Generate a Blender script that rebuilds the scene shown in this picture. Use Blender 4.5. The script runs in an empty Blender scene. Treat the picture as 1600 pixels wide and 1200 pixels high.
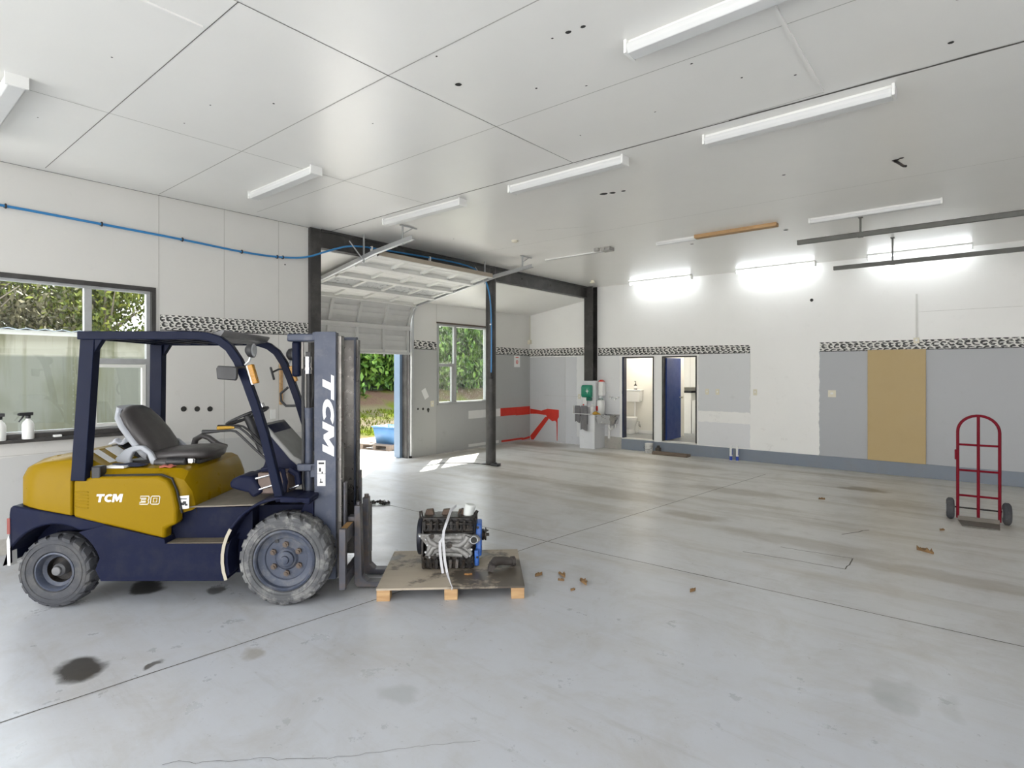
import bpy, bmesh, math, random
from mathutils import Vector, Matrix, Euler
R = math.radians
C = bpy.context.scene.collection
random.seed(7)

# ------------------------------------------------------------------ camera, sky, sun, exposure
cam = bpy.data.objects.new('camera', bpy.data.cameras.new('camera'))
cam.data.sensor_width = 36; cam.data.lens = 19.98; cam.data.shift_y = -18 / 1600; cam.data.clip_start = .05
cam.location = (0, 0, 1.8); cam.rotation_euler = (R(90), 0, R(39.6)); C.objects.link(cam)
bpy.context.scene.camera = cam
W = bpy.data.worlds.new('sky'); bpy.context.scene.world = W; W.use_nodes = True
_n = W.node_tree.nodes; _l = W.node_tree.links
_bg = _n['Background']; _tc = _n.new('ShaderNodeTexCoord'); _sx = _n.new('ShaderNodeSeparateXYZ'); _cr = _n.new('ShaderNodeValToRGB')
_l.new(_tc.outputs['Generated'], _sx.inputs[0]); _l.new(_sx.outputs[2], _cr.inputs[0]); _l.new(_cr.outputs[0], _bg.inputs[0])
_cr.color_ramp.elements[0].color = (1, .985, .96, 1); _cr.color_ramp.elements[1].color = (.76, .86, 1, 1)
_bg.inputs[1].default_value = 1.5
sun = bpy.data.objects.new('sun', bpy.data.lights.new('sun', 'SUN')); C.objects.link(sun)
sun.data.energy = 5.5; sun.data.angle = R(.6); sun.data.color = (1, .95, .86)
sun.rotation_euler = Vector((1.22, -1.55, -2.23)).to_track_quat('-Z', 'Y').to_euler()
vs = bpy.context.scene.view_settings
bpy.context.scene.display_settings.display_device = 'sRGB'
vs.view_transform = 'Standard'; vs.look = 'None'; vs.gamma = 1; vs.use_curve_mapping = False
vs.exposure = 2.15

# ------------------------------------------------------------------ helpers: mesh
class MB:
    def __init__(s): s.v = []; s.f = []; s.m = []
    def add(s, vs_, fs, m=0):
        b = len(s.v); s.v += [tuple(p) for p in vs_]; s.f += [tuple(i + b for i in f) for f in fs]; s.m += [m] * len(fs); return s
    def box(s, x0, x1, y0, y1, z0, z1, m=0):
        return s.add([(x, y, z) for x in (x0, x1) for y in (y0, y1) for z in (z0, z1)],
                     [(0, 1, 3, 2), (4, 6, 7, 5), (0, 4, 5, 1), (2, 3, 7, 6), (0, 2, 6, 4), (1, 5, 7, 3)], m)
    def obox(s, c, size, rot=(0, 0, 0), m=0):
        M_ = Euler(rot).to_matrix(); h = [q / 2 for q in size]
        return s.add([Vector(c) + M_ @ Vector((x * h[0], y * h[1], z * h[2])) for x in (-1, 1) for y in (-1, 1) for z in (-1, 1)],
                     [(0, 1, 3, 2), (4, 6, 7, 5), (0, 4, 5, 1), (2, 3, 7, 6), (0, 2, 6, 4), (1, 5, 7, 3)], m)
    def prism(s, pts, a, b, ax='y', m=0):
        k = {'y': lambda p, t: (p[0], t, p[1]), 'z': lambda p, t: (p[0], p[1], t), 'x': lambda p, t: (t, p[0], p[1])}[ax]
        n = len(pts)
        return s.add([k(p, a) for p in pts] + [k(p, b) for p in pts],
                     [tuple(range(n))[::-1], tuple(range(n, 2 * n))] + [(i, (i + 1) % n, n + (i + 1) % n, n + i) for i in range(n)], m)
    def loft(s, rings, cap=True, closed=False, m=0):
        n = len(rings[0]); k = len(rings); vs_ = [p for r in rings for p in r]; fs = []
        for j in range(k if closed else k - 1):
            a, b = j * n, ((j + 1) % k) * n
            fs += [(a + i, a + (i + 1) % n, b + (i + 1) % n, b + i) for i in range(n)]
        if cap and not closed: fs += [tuple(range(n))[::-1], tuple(range((k - 1) * n, k * n))]
        return s.add(vs_, fs, m)
    def sweep(s, pts, sec, up=(0, 0, 1), closed=False, cap=True, m=0):
        P = [Vector(p) for p in pts]; rings = []; N = len(P); up = Vector(up)
        for i, p in enumerate(P):
            if closed: t = P[(i + 1) % N] - P[i - 1]
            else: t = P[min(i + 1, N - 1)] - P[max(i - 1, 0)]
            t.normalize(); u = up
            if abs(t.dot(u)) > .98: u = Vector((1, 0, 0)) if abs(t.x) < .9 else Vector((0, 1, 0))
            a = t.cross(u).normalized(); b = a.cross(t).normalized()
            rings.append([p + a * q[0] + b * q[1] for q in sec])
        return s.loft(rings, cap, closed, m)
    def tube(s, pts, r, n=8, closed=False, m=0):
        P = [Vector(p) for p in pts]; N = len(P); rings = []; a = None
        for i, p in enumerate(P):
            t = (P[(i + 1) % N] - P[i - 1]) if closed else (P[min(i + 1, N - 1)] - P[max(i - 1, 0)])
            t.normalize()
            if a is None: a = t.orthogonal().normalized()
            else: a = (a - t * a.dot(t)).normalized()
            b = t.cross(a); rr = r[i] if isinstance(r, (list, tuple)) else r
            rings.append([p + (a * math.cos(6.28318 * k / n) + b * math.sin(6.28318 * k / n)) * rr for k in range(n)])
        return s.loft(rings, True, closed, m)
    def cyl(s, p0, p1, r0, r1=None, n=16, m=0): return s.tube([p0, p1], [r0, r0 if r1 is None else r1], n, m=m)
    def lathe(s, prof, c=(0, 0, 0), ax='z', n=24, closed=False, m=0):
        k = {'z': lambda r, h, a: (r * math.cos(a), r * math.sin(a), h), 'y': lambda r, h, a: (r * math.cos(a), h, r * math.sin(a)),
             'x': lambda r, h, a: (h, r * math.cos(a), r * math.sin(a))}[ax]
        rings = [[Vector(c) + Vector(k(max(r, 1e-4), h, 6.28318 * i / n)) for i in range(n)] for r, h in prof]
        return s.loft(rings, False, closed, m)
    def ball(s, c, r, n=12, k=8, m=0):
        if not isinstance(r, (list, tuple)): r = (r, r, r)
        return s.loft([[(c[0] + r[0] * math.sin(math.pi * (j + .02) / (k + .04)) * math.cos(6.28318 * i / n),
                         c[1] + r[1] * math.sin(math.pi * (j + .02) / (k + .04)) * math.sin(6.28318 * i / n),
                         c[2] - r[2] * math.cos(math.pi * (j + .02) / (k + .04))) for i in range(n)] for j in range(k + 1)], m=m)
    def strip(s, pts, w, z, m=0):            # flat ribbon on a horizontal surface
        P = [Vector((p[0], p[1], 0)) for p in pts]; vs_ = []
        for i, p in enumerate(P):
            t = (P[min(i + 1, len(P) - 1)] - P[max(i - 1, 0)]).normalized(); n = Vector((-t.y, t.x, 0)) * w / 2
            vs_ += [(p + n).to_tuple()[:2] + (z,), (p - n).to_tuple()[:2] + (z,)]
        return s.add(vs_, [(2 * i, 2 * i + 1, 2 * i + 3, 2 * i + 2) for i in range(len(P) - 1)], m)
    def xform(s, M_, start=0):
        s.v = s.v[:start] + [tuple(M_ @ Vector(p)) for p in s.v[start:]]; return s

def build(name, mb, mat, parent=None, bevel=0, angle=40, seg=2, loc=None):
    me = bpy.data.meshes.new(name); me.from_pydata(mb.v, [], mb.f)
    bm = bmesh.new(); bm.from_mesh(me); bmesh.ops.recalc_face_normals(bm, faces=bm.faces); bm.to_mesh(me); bm.free()
    for m in (mat if isinstance(mat, (list, tuple)) else [mat]): me.materials.append(m)
    me.polygons.foreach_set('material_index', mb.m)
    me.polygons.foreach_set('use_smooth', [True] * len(mb.f)); me.set_sharp_from_angle(angle=R(angle)); me.update()
    o = bpy.data.objects.new(name, me); C.objects.link(o)
    if parent: o.parent = parent
    if loc: o.location = loc
    if bevel:
        b = o.modifiers.new('bevel', 'BEVEL'); b.width = bevel; b.segments = seg; b.limit_method = 'ANGLE'; b.angle_limit = R(35)
        b.harden_normals = False
    return o
def tag(o, label=None, cat=None, group=None, kind=None):
    for k, v in (('label', label), ('category', cat), ('group', group), ('kind', kind)):
        if v: o[k] = v
    return o
def thing(name, label, cat, loc=(0, 0, 0), rz=0, group=None):
    o = bpy.data.objects.new(name, None); C.objects.link(o); o.empty_display_size = .1
    o.location = loc; o.rotation_euler = (0, 0, rz); return tag(o, label, cat, group)
def struct(o): o['kind'] = 'structure'; return o
def dup(root, loc=None, label=None, rz=None):
    def cp(o, par):
        c = o.copy(); C.objects.link(c)
        if par: c.parent = par
        for ch in [q for q in C.objects if q.parent == o]: cp(ch, c)
        return c
    r = cp(root, None)
    if loc: r.location = loc
    if rz is not None: r.rotation_euler = (0, 0, rz)
    if label: r['label'] = label
    return r

# ------------------------------------------------------------------ helpers: materials
class NT:
    def __init__(s, name):
        s.mat = bpy.data.materials.new(name); s.mat.use_nodes = True; s.t = s.mat.node_tree
        s.b = s.t.nodes['Principled BSDF']; s.out = s.t.nodes['Material Output']; s._c = None
    def n(s, kind, **kw):
        o = s.t.nodes.new('ShaderNode' + kind)
        for k, v in kw.items(): setattr(o, k, v)
        return o
    def put(s, sock, v):
        if isinstance(v, (int, float)): sock.default_value = v
        elif isinstance(v, (tuple, list)): sock.default_value = (*v, 1) if len(v) == 3 and len(sock.default_value) == 4 else v
        else: s.t.links.new(v, sock)
    def math(s, op, a, b=0, clamp=False):
        o = s.n('Math', operation=op, use_clamp=clamp); s.put(o.inputs[0], a); s.put(o.inputs[1], b); return o.outputs[0]
    def co(s):
        if s._c is None: s._c = s.n('TexCoord').outputs['Object']
        return s._c
    def xyz(s, v=None):
        o = s.n('SeparateXYZ'); s.put(o.inputs[0], s.co() if v is None else v); return o.outputs
    def noise(s, scale=5, detail=4, vec=None, rough=.55, dist=0):
        o = s.n('TexNoise'); o.inputs['Scale'].default_value = scale; o.inputs['Detail'].default_value = detail
        o.inputs['Roughness'].default_value = rough; o.inputs['Distortion'].default_value = dist
        s.put(o.inputs['Vector'], s.co() if vec is None else vec); return o.outputs[0]
    def mapping(s, scale=(1, 1, 1), loc=(0, 0, 0), rot=(0, 0, 0)):
        o = s.n('Mapping'); s.put(o.inputs[0], s.co()); o.inputs['Scale'].default_value = scale; o.inputs['Location'].default_value = loc; o.inputs['Rotation'].default_value = rot
        return o.outputs[0]
    def rng(s, v, a, b, c=0., d=1.):
        o = s.n('MapRange'); s.put(o.inputs[0], v)
        for i, q in enumerate((a, b, c, d)): o.inputs[i + 1].default_value = q
        return o.outputs[0]
    def mix(s, f, a, b):
        o = s.n('Mix', data_type='RGBA'); s.put(o.inputs[0], f); s.put(o.inputs[6], a); s.put(o.inputs[7], b); return o.outputs[2]
    def band(s, v, a, b, e=.004):
        return s.math('MULTIPLY', s.rng(v, a - e, a + e), s.rng(v, b - e, b + e, 1, 0))
    def bump(s, h, st=.2, dist=.01):
        o = s.n('Bump'); o.inputs['Strength'].default_value = st; o.inputs['Distance'].default_value = dist; s.put(o.inputs['Height'], h)
        s.t.links.new(o.outputs[0], s.b.inputs['Normal'])
    def done(s, col=None, rough=None, metal=None):
        if col is not None: s.put(s.b.inputs['Base Color'], col)
        if rough is not None: s.put(s.b.inputs['Roughness'], rough)
        if metal is not None: s.put(s.b.inputs['Metallic'], metal)
        return s.mat
def mat(name, col, rough=.5, metal=0., var=.12, scale=6, bump=0., bscale=60, dirt=None, dirt_amt=.5, dirt_scale=3):
    t = NT(name)
    c = t.mix(t.noise(scale, 5), tuple(q * (1 - var) for q in col), tuple(min(1, q * (1 + var)) for q in col))
    if dirt: c = t.mix(t.math('MULTIPLY', t.rng(t.noise(dirt_scale, 6, rough=.7), .48, .68), dirt_amt), c, dirt)
    if bump: t.bump(t.noise(bscale, 3), bump)
    return t.done(c, t.rng(t.noise(scale * 2.3, 3), .3, .7, max(.02, rough - .07), min(1, rough + .07)), metal)
def emit(name, col, st):
    t = NT(name); t.put(t.b.inputs['Emission Color'], col); t.b.inputs['Emission Strength'].default_value = st; return t.done(col, .5)
def glass(name, tint=(.95, .97, .96), gloss=.045, dirt=0., dscale=30):
    t = NT(name); t.t.nodes.remove(t.b)
    tr = t.n('BsdfTransparent'); gl = t.n('BsdfGlossy'); gl.inputs['Roughness'].default_value = .02
    tr.inputs[0].default_value = (*tint, 1); m = t.n('MixShader'); m.inputs[0].default_value = gloss
    t.t.links.new(tr.outputs[0], m.inputs[1]); t.t.links.new(gl.outputs[0], m.inputs[2]); o = m
    if dirt:
        d = t.n('BsdfDiffuse'); d.inputs[0].default_value = (.75, .76, .72, 1); m2 = t.n('MixShader')
        sp = t.rng(t.noise(dscale, 4, t.mapping((1, 1, .45)), .8), .56, .68, .04, dirt)
        t.put(m2.inputs[0], sp); t.t.links.new(m.outputs[0], m2.inputs[1]); t.t.links.new(d.outputs[0], m2.inputs[2]); o = m2
    t.t.links.new(o.outputs[0], t.out.inputs[0]); return t.mat

WHITE = (.88, .875, .855); GREY = (.44, .45, .46)
m_steel = mat('black_painted_steel', (.035, .033, .032), .45, 0, .25, 8, dirt=(.10, .095, .09), dirt_amt=.6)
m_navy = mat('navy_paint', (.010, .0125, .033), .42, 0, .2, 4, dirt=(.05, .05, .05), dirt_amt=.2, dirt_scale=5)
m_navy.node_tree.nodes['Principled BSDF'].inputs['Specular IOR Level'].default_value = .08
m_navy2 = mat('navy_paint_clean', (.0075, .0105, .028), .38, 0, .15, 4)
m_navy2.node_tree.nodes['Principled BSDF'].inputs['Specular IOR Level'].default_value = .08
m_yel = mat('yellow_paint', (.245, .150, .0015), .33, 0, .05, 3, dirt=(.21, .135, .008), dirt_amt=.3)
m_yel.node_tree.nodes['Principled BSDF'].inputs['Specular IOR Level'].default_value = .10
m_rub = mat('dusty_rubber', (.055, .057, .065), .85, 0, .25, 9, .15, dirt=(.13, .125, .115), dirt_amt=.6, dirt_scale=6)
m_rubf = mat('scuffed_rubber', (.085, .087, .092), .85, 0, .3, 9, .15, dirt=(.30, .295, .28), dirt_amt=.75, dirt_scale=9)
m_blk = mat('black_plastic', (.018, .018, .02), .5, 0, .2)
m_vinyl = mat('seat_vinyl', (.055, .05, .05), .42, 0, .15, 5)
m_seatg = mat('grey_seat_shell', (.42, .44, .48), .45, 0, .1)
m_chrome = mat('chrome', (.75, .75, .76), .2, 1, .05)
m_galv = mat('galvanised_steel', (.50, .51, .52), .42, .7, .15, 12)
m_alu = mat('cast_aluminium', (.27, .265, .255), .55, .4, .3, 25, .3, 120, dirt=(.07, .06, .05), dirt_amt=.75, dirt_scale=12)
m_iron = mat('oily_black_iron', (.020, .018, .017), .38, .4, .5, 20, .4, 60, dirt=(.10, .07, .045), dirt_amt=.5, dirt_scale=14)
m_blue = mat('engine_blue_paint', (.03, .13, .48), .42, 0, .2, 10, dirt=(.03, .03, .05), dirt_amt=.6, dirt_scale=14)
m_wood = None
def woodmat(name, c1, c2, sc=(2, 30, 30), rough=.7):
    t = NT(name); return t.done(t.mix(t.rng(t.noise(1, 6, t.mapping(sc), .6, .6), .35, .65), c1, c2), rough)
m_pine = woodmat('pine_timber', (.52, .34, .17), (.38, .22, .10))
m_oldw = woodmat('weathered_timber', (.20, .15, .11), (.12, .09, .07))
m_white = mat('white_plastic', (.80, .80, .78), .35, 0, .03)
m_porc = mat('white_porcelain', (.82, .82, .80), .15, 0, .02)
m_cream = mat('cream_plastic', (.72, .68, .55), .4, 0, .04)
m_red = mat('red_paint', (.17, .004, .014), .4, 0, .15, 8)
m_red.node_tree.nodes['Principled BSDF'].inputs['Specular IOR Level'].default_value = .12
m_redp = mat('red_wall_paint', (.62, .035, .02), .5, 0, .15, 5)
m_whp = mat('white_wall_paint', (.74, .74, .72), .5, 0, .06)
m_gap = mat('ceiling_gap', (.10, .095, .085), .9, 0, .3, 9)
m_dark = mat('dark_gap', (.03, .03, .028), .9, 0, .2)
m_faint = mat('faint_gap', (.42, .41, .38), .8, 0, .1)
m_hose = mat('blue_air_hose', (.03, .20, .46), .35, 0, .08)
m_galvw = mat('off_white_painted_steel', (.66, .66, .63), .4, 0, .06, 8)
m_pale = mat('pale_blue_paint', (.15, .21, .29), .5, 0, .05)
m_door = mat('blue_door_paint', (.012, .035, .17), .4, 0, .08, 3)
m_stain = mat('stainless_steel', (.48, .48, .49), .3, 1, .04, 5)
m_green = mat('green_plastic', (.01, .22, .13), .35, 0, .08)
m_mdf = mat('tan_fibreboard', (.50, .375, .185), .6, 0, .04, 2, dirt=(.45, .33, .155), dirt_amt=.35, dirt_scale=2)
m_amber = mat('amber_lens', (.42, .19, .008), .3, 0, .2, 30)
m_lens = mat('clear_lamp_lens', (.55, .57, .60), .12, .5, .1)
m_towel = mat('grey_towel', (.16, .155, .16), .95, 0, .15, 20, .3, 200)
m_redpl = mat('red_plastic', (.60, .03, .02), .4, 0, .05)
m_bluepl = mat('blue_plastic', (.085, .20, .38), .4, 0, .06)
m_bluel = mat('blue_label', (.02, .06, .40), .4, 0, .05)
m_yelpl = mat('yellow_cloth', (.45, .26, .03), .8, 0, .3, 20)
m_leaf = mat('dry_leaf', (.24, .14, .06), .8, 0, .4, 30)
m_strap = mat('white_webbing', (.52, .52, .54), .7, 0, .1, 40)
m_diff = mat('white_diffuser', (.66, .665, .66), .4, 0, .02)
m_tube = emit('lit_tube', (.92, .97, 1), 5)
m_glass = glass('window_glass')
m_glassd = glass('dirty_window_glass', gloss=.05, dirt=.55)

# ------------------------------------------------------------------ structure materials
def floor_mat():
    t = NT('painted_concrete_floor'); x, y, z = t.xyz()
    big = t.noise(.35, 3); streak = t.noise(1, 6, t.mapping((.32, 2.8, 1)), .65); fine = t.noise(4.5, 8, rough=.7); speck = t.noise(38, 4, rough=.7)
    c = t.mix(big, (.445, .46, .50), (.51, .525, .55))
    c = t.mix(t.math('MULTIPLY', t.rng(fine,   .44, .72), .2), c, (.42, .41, .39))
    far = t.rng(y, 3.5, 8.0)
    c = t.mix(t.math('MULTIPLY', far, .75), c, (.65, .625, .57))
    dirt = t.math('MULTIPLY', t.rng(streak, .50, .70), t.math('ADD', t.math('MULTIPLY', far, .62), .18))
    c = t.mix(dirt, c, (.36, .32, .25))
    c = t.mix(t.math('MULTIPLY', t.rng(t.noise(2.3, 9, rough=.75, dist=.4), .62, .72), .38), c, (.32, .31, .29))
    c = t.mix(t.math('MULTIPLY', t.rng(speck, .675, .74), .75), c, (.16, .15, .13))
    c = t.mix(t.math('MULTIPLY', t.rng(t.noise(1.5, 9, rough=.72, dist=.5), .47, .68), .42), c, (.33, .305, .265))
    c = t.mix(t.math('MULTIPLY', t.rng(t.noise(1, 7, t.mapping((1.2, 9, 1), rot=(0, 0, .5)), .7), .55, .70), .3), c, (.30, .285, .26))
    c = t.mix(t.math('MULTIPLY', t.rng(t.noise(16, 5, rough=.75), .64, .70), .5), c, (.22, .205, .18))
    wob = t.n('TexNoise'); wob.inputs['Scale'].default_value = 3.2; wob.inputs['Detail'].default_value = 5; t.put(wob.inputs['Vector'], t.co())
    d = t.n('VectorMath', operation='MULTIPLY_ADD'); t.put(d.inputs[0], wob.outputs[1]); d.inputs[1].default_value = (.34, .34, 0); t.put(d.inputs[2], t.co())
    wx, wy, _ = t.xyz(d.outputs[0])
    # (x, y, radius x, radius y, strength, colour)
    OIL = (.035, .032, .028); TAN = (.20, .155, .09); GR = (.30, .31, .31)
    for sx, sy, rx, ry, st, col in [(-4.23, 1.0, .22, .13, .95, OIL), (-5.4, 1.72, .2, .13, .95, OIL), (-4.89, 2.05, .14, .08, .8, OIL), (-4.2, 2.5, .10, .08, .7, OIL),
            (-.36, 3.87, .10, .10, .5, GR), (-.36, 3.76, .06, .08, .5, GR), (-.12, 3.87, .05, .10, .4, GR), (-1.4, 10.18, .30, .16, .75, TAN),
            (-2.8, 6.95, .35, .16, .55, TAN), (-4.3, 7.5, .8, .25, .45, TAN), (-6.2, 10.9, .8, .22, .5, TAN), (-8.6, 11.4, .7, .35, .65, TAN),
            (-8.9, 9.0, .25, 1.6, .45, TAN), (-2.9, 8.8, .6, .2, .45, TAN), (-1.6, 6.6, .7, .18, .35, TAN), (-.2, 6.3, .9, .14, .35, TAN), (-5.0, 10.6, 1.1, .3, .4, TAN),
            (-3.6, 1.75, .09, .06, .5, TAN), (-2.5, 2.05, .08, .06, .5, GR), (-6.7, 7.6, .7, .3, .35, TAN), (-1.0, 9.3, .5, .2, .35, TAN), (-3.9, 1.3, .05, .04, .8, OIL)]:
        q = t.math('ADD', t.math('POWER', t.math('DIVIDE', t.math('SUBTRACT', wx, sx + .17), rx), 2), t.math('POWER', t.math('DIVIDE', t.math('SUBTRACT', wy, sy + .17), ry), 2))
        c = t.mix(t.rng(q, .55, 1.15 if col is OIL else 1.9, st, 0), c, col)
    t.bump(t.math('ADD', fine, t.math('MULTIPLY', big, 2)), .10, .01)
    t.b.inputs['Specular IOR Level'].default_value = .5
    return t.done(c, t.math('ADD', t.rng(fine, .3, .7, .25, .38), t.math('MULTIPLY', far, .08)))
def wall_mat(name, base, rects=(), ax=0, rough=.42, scuff=.4):
    t = NT(name); p = t.xyz(); u = p[ax]; v = p[2]
    c = t.mix(t.noise(1.3, 5), tuple(q * .95 for q in base), tuple(min(1, q * 1.03) for q in base))
    w = t.math('MULTIPLY', t.math('SUBTRACT', t.noise(9, 3), .5), .05)
    u2 = t.math('ADD', u, w); v2 = t.math('ADD', v, w)
    for u0, u1, v0, v1, col in rects:
        c = t.mix(t.math('MULTIPLY', t.band(u2, u0, u1), t.band(v2, v0, v1)), c, col)
    low = t.rng(v, 2.2, .2, .2, 1)
    c = t.mix(t.math('MULTIPLY', t.math('MULTIPLY', t.rng(t.noise(5, 8, rough=.75), .58, .78), low), scuff), c, (.30, .29, .27))
    t.bump(t.noise(55, 2), .05, .004)
    return t.done(c, rough)
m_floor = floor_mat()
m_ceil = wall_mat('gloss_white_ceiling', (.83, .82, .79), rough=.30, scuff=.12)
m_back = wall_mat('back_wall_paint', WHITE, [(-9.4, -6.6, 0, 2.2, (.62, .63, .655)), (-9.4, -8.15, 0, 2.2, (.56, .57, .59)), (-7.8, -6.6, .2, 2.2, (.76, .765, .77)), (-4.70, -3.63, .98, 2.19, (.66, .67, .68)), (-4.70, -3.63, .25, .75, (.74, .745, .76)), (-2.37, 6, .1, 2.2, (.415, .425, .445))], 0)
m_leftw = wall_mat('left_wall_paint', (.62, .61, .585), [(-4, 6, 0, .96, (.53, .53, .52))], 1, scuff=.5)
m_recw = wall_mat('recess_wall_paint', (.72, .71, .68), [(4, 12, 0, 2.3, (.42, .425, .42)), (4, 8.6, 0, 2.3, (.46, .465, .45))], 1, scuff=.7)
m_plain = wall_mat('plain_white_wall', (.74, .73, .70))
m_skirt = mat('blue_grey_concrete', (.215, .245, .295), .6, 0, .1, 3, dirt=(.20, .20, .20), dirt_amt=.4)
m_conc = mat('bare_concrete', (.46, .44, .40), .8, 0, .12, 4, .1, dirt=(.22, .2, .17), dirt_amt=.5)

def holed(mb, ax, pos, th, u0, u1, v0, v1, holes):
    us = sorted({u0, u1, *[q for h in holes for q in h[:2] if u0 < q < u1]})
    for a, b in zip(us, us[1:]):
        hs = sorted([h for h in holes if h[0] <= a + 1e-6 and h[1] >= b - 1e-6], key=lambda h: h[2]); z = v0
        for h in hs + [(0, 0, v1, v1)]:
            if h[2] > z + 1e-6:
                if ax == 'x': mb.box(pos, pos + th, a, b, z, h[2])
                else: mb.box(a, b, pos, pos + th, z, h[2])
            z = h[3]
    return mb
YB, XL, XR, HC = 11.97, -7.42, -9.28, 3.87
# ------------------------------------------------------------------ room shell
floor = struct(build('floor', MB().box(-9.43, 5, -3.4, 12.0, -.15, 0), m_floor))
ceil = struct(build('ceiling', MB().box(-7.42, 5, -3.4, 12.1, HC, HC + .1), m_ceil))
ceil2 = struct(build('ceiling', MB().prism([(XR - .15, 3.285), (-7.46, 3.588), (-7.46, 3.69), (XR - .15, 3.38)], 4.45, 12.1, 'y'), m_ceil))
D1 = (-6.53, -5.73, .25, 2.165); D2 = (-5.535, -4.735, .25, 2.165)
wb = struct(build('wall_back', holed(MB(), 'y', YB, .12, -9.43, 5, 0, HC + .05, [D1, D2]), m_back))
wl = struct(build('wall_left', holed(MB(), 'x', XL - .12, .12, -3.4, 4.40, .16, HC, [(.45, 2.454, 1.135, 2.785)]), m_leftw))
struct(build('baseboard_left', MB().box(XL - .12, XL, -3.4, 4.40, -.02, .16), m_conc))
wr = struct(build('wall_recess', holed(MB(), 'x', XR - .15, .15, 4.45, 12.1, 0, 3.36, [(5.2, 7.78, -.1, 3.22), (8.62, 10.29, 1.075, 2.885)]), m_recw))
struct(build('wall_recess_side', MB().box(XR, XL - .12, 4.30, 4.45, 0, HC), m_plain))
struct(build('wall_right', holed(MB(), 'x', 5, .15, -3.4, 12.1, 0, HC, [(-1.9, .6, -.1, 2.6)]), m_plain))
struct(build('wall_front', holed(MB(), 'y', -3.4, .15, XL, 5, 0, HC, [(-6.9, -2.4, -.1, 3.45), (-1.7, 4.5, -.1, 3.45)]), m_plain))
struct(build('baseboard_back', MB().box(-6.54, -5.73, YB - .03, YB, 0, .25).box(-5.73, 5, YB - .022, YB, 0, .235), m_skirt, bevel=.004))
struct(build('baseboard_sink', MB().box(-7.0, -6.54, YB - .012, YB, 0, .27), m_conc))
struct(build('trim_1', MB().box(-6.53, -5.73, YB - .03, YB + .12, .245, .268).box(-5.535, -4.735, YB - .03, YB + .12, .245, .268), m_galvw))
struct(build('added_sun_canopy', MB().prism([(-9.0, 3.52), (-7.54, 3.80), (-7.54, 3.87), (-9.0, 3.59)], -3.4, 5.0, 'y'), m_galvw))  # unseen canopy, added to keep a sun patch off the floor
# steel frame
col1 = struct(build('steel_column', MB().box(-7.51, -7.36, 4.40, 4.57, 0, HC), m_steel, bevel=.006))
col2 = struct(build('steel_column', MB().cyl((-7.43, 8.33, .012), (-7.43, 8.33, HC), .1, n=28).box(-7.57, -7.29, 8.19, 8.47, 0, .012), m_steel))
col3m = MB().box(-7.44, -7.20, 11.74, 11.757, 0, HC).box(-7.44, -7.20, 11.935, 11.952, 0, HC).box(-7.33, -7.31, 11.757, 11.935, 0, HC)
struct(build('steel_column', col3m, m_steel))
struct(build('steel_beam', MB().box(-7.50, -7.34, 4.57, 11.95, 3.60, 3.618).box(-7.50, -7.34, 4.57, 11.95, 3.84, HC).box(-7.41, -7.37, 4.57, 11.95, 3.618, 3.84), m_steel))
def wig(p, q, n=14, a=.008): return [(p[0] + (q[0] - p[0]) * i / n + random.uniform(-a, a), p[1] + (q[1] - p[1]) * i / n + random.uniform(-a, a)) for i in range(n + 1)]
# ceiling joints, holes, battens
J = MB(); F_ = MB(); zc = HC - .0015
J.strip([(-7.35, 4.72), (-5.5, 4.69), (-3.1, 4.705), (.2, 4.78), (5, 4.86)], .013, zc).strip([(-7.3, 1.42), (-3.2, 1.47)], .005, zc).strip([(-3.2, 1.47), (-3.19, 2.5), (-3.11, 4.70)], .006, zc)
F_.strip([(-7.35, 2.47), (-3.19, 2.5), (5, 2.66)], .008, zc).strip([(-5.4, -3), (-5.38, .86), (-5.29, 4.1), (-5.25, 4.68)], .007, zc).strip([(-7.2, 3.55), (-3.1, 3.6), (5, 3.75)], .006, zc).strip([(-3.2, -3), (-3.2, 1.47)], .01, zc)
F_.strip([(-3.1, 4.74), (-.9, 4.70)], .005, zc).strip([(-5.0, 6.6), (-4.3, 6.9)], .006, zc).strip([(-7.3, 7.2), (5, 7.4)], .004, zc)
J.strip(wig((-1.6, 4.735), (5, 4.85), 30, .006), .016, zc - .001); J.strip([(XL + .012, -3), (XL + .012, 4.4)], .014, zc)
build('ceiling_joint', J, m_gap, ceil); build('ceiling_seam', F_, m_faint, ceil)
H_ = MB()
for hx, hy, hr in [(-3.38, 5.75, .05), (-3.28, 5.78, .04), (-3.15, 5.80, .03), (-2.9, 2.9, .028), (-1.94, 2.88, .022), (-1.84, 2.89, .018), (-2.05, 2.87, .01), (-.65, 6.65, .04), (-.60, 6.62, .025), (-2.5, 3.3, .01), (-2.2, 3.5, .01), (-1.3, 4.1, .01), (-1.0, 4.3, .01), (-.3, 3.6, .014), (-.1, 4.0, .014), (-4.2, 2.2, .01), (-4.6, 1.9, .008), (-3.9, 2.9, .008), (-5.1, 1.9, .008), (-2.0, 4.2, .01), (-1.5, 3.7, .01), (-3.6, 8.9, .03), (-2.2, 8.9, .03), (-1.6, 6.4, .02), (-6.3, 6.2, .012), (-2.7, 4.2, .008), (-5.9, 1.1, .008), (-4.4, 1.2, .008), (-2.75, 2.55, .009), (-.15, 4.5, .02)]:
    a0 = random.random() * 6; k = random.uniform(.55, .9)
    H_.add([(hx + hr * math.cos(a0 + i * .785) * random.uniform(.8, 1.1), hy + hr * k * math.sin(a0 + i * .785), HC - .002) for i in range(8)], [tuple(range(8))])
build('ceiling_hole', H_, m_dark, ceil)
build('cover_strip', MB().box(-.915, -.893, 2.6, 4.66, HC - .012, HC).box(-3.60, -3.582, -1, 1.44, HC - .012, HC), m_ceil, ceil)
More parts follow.
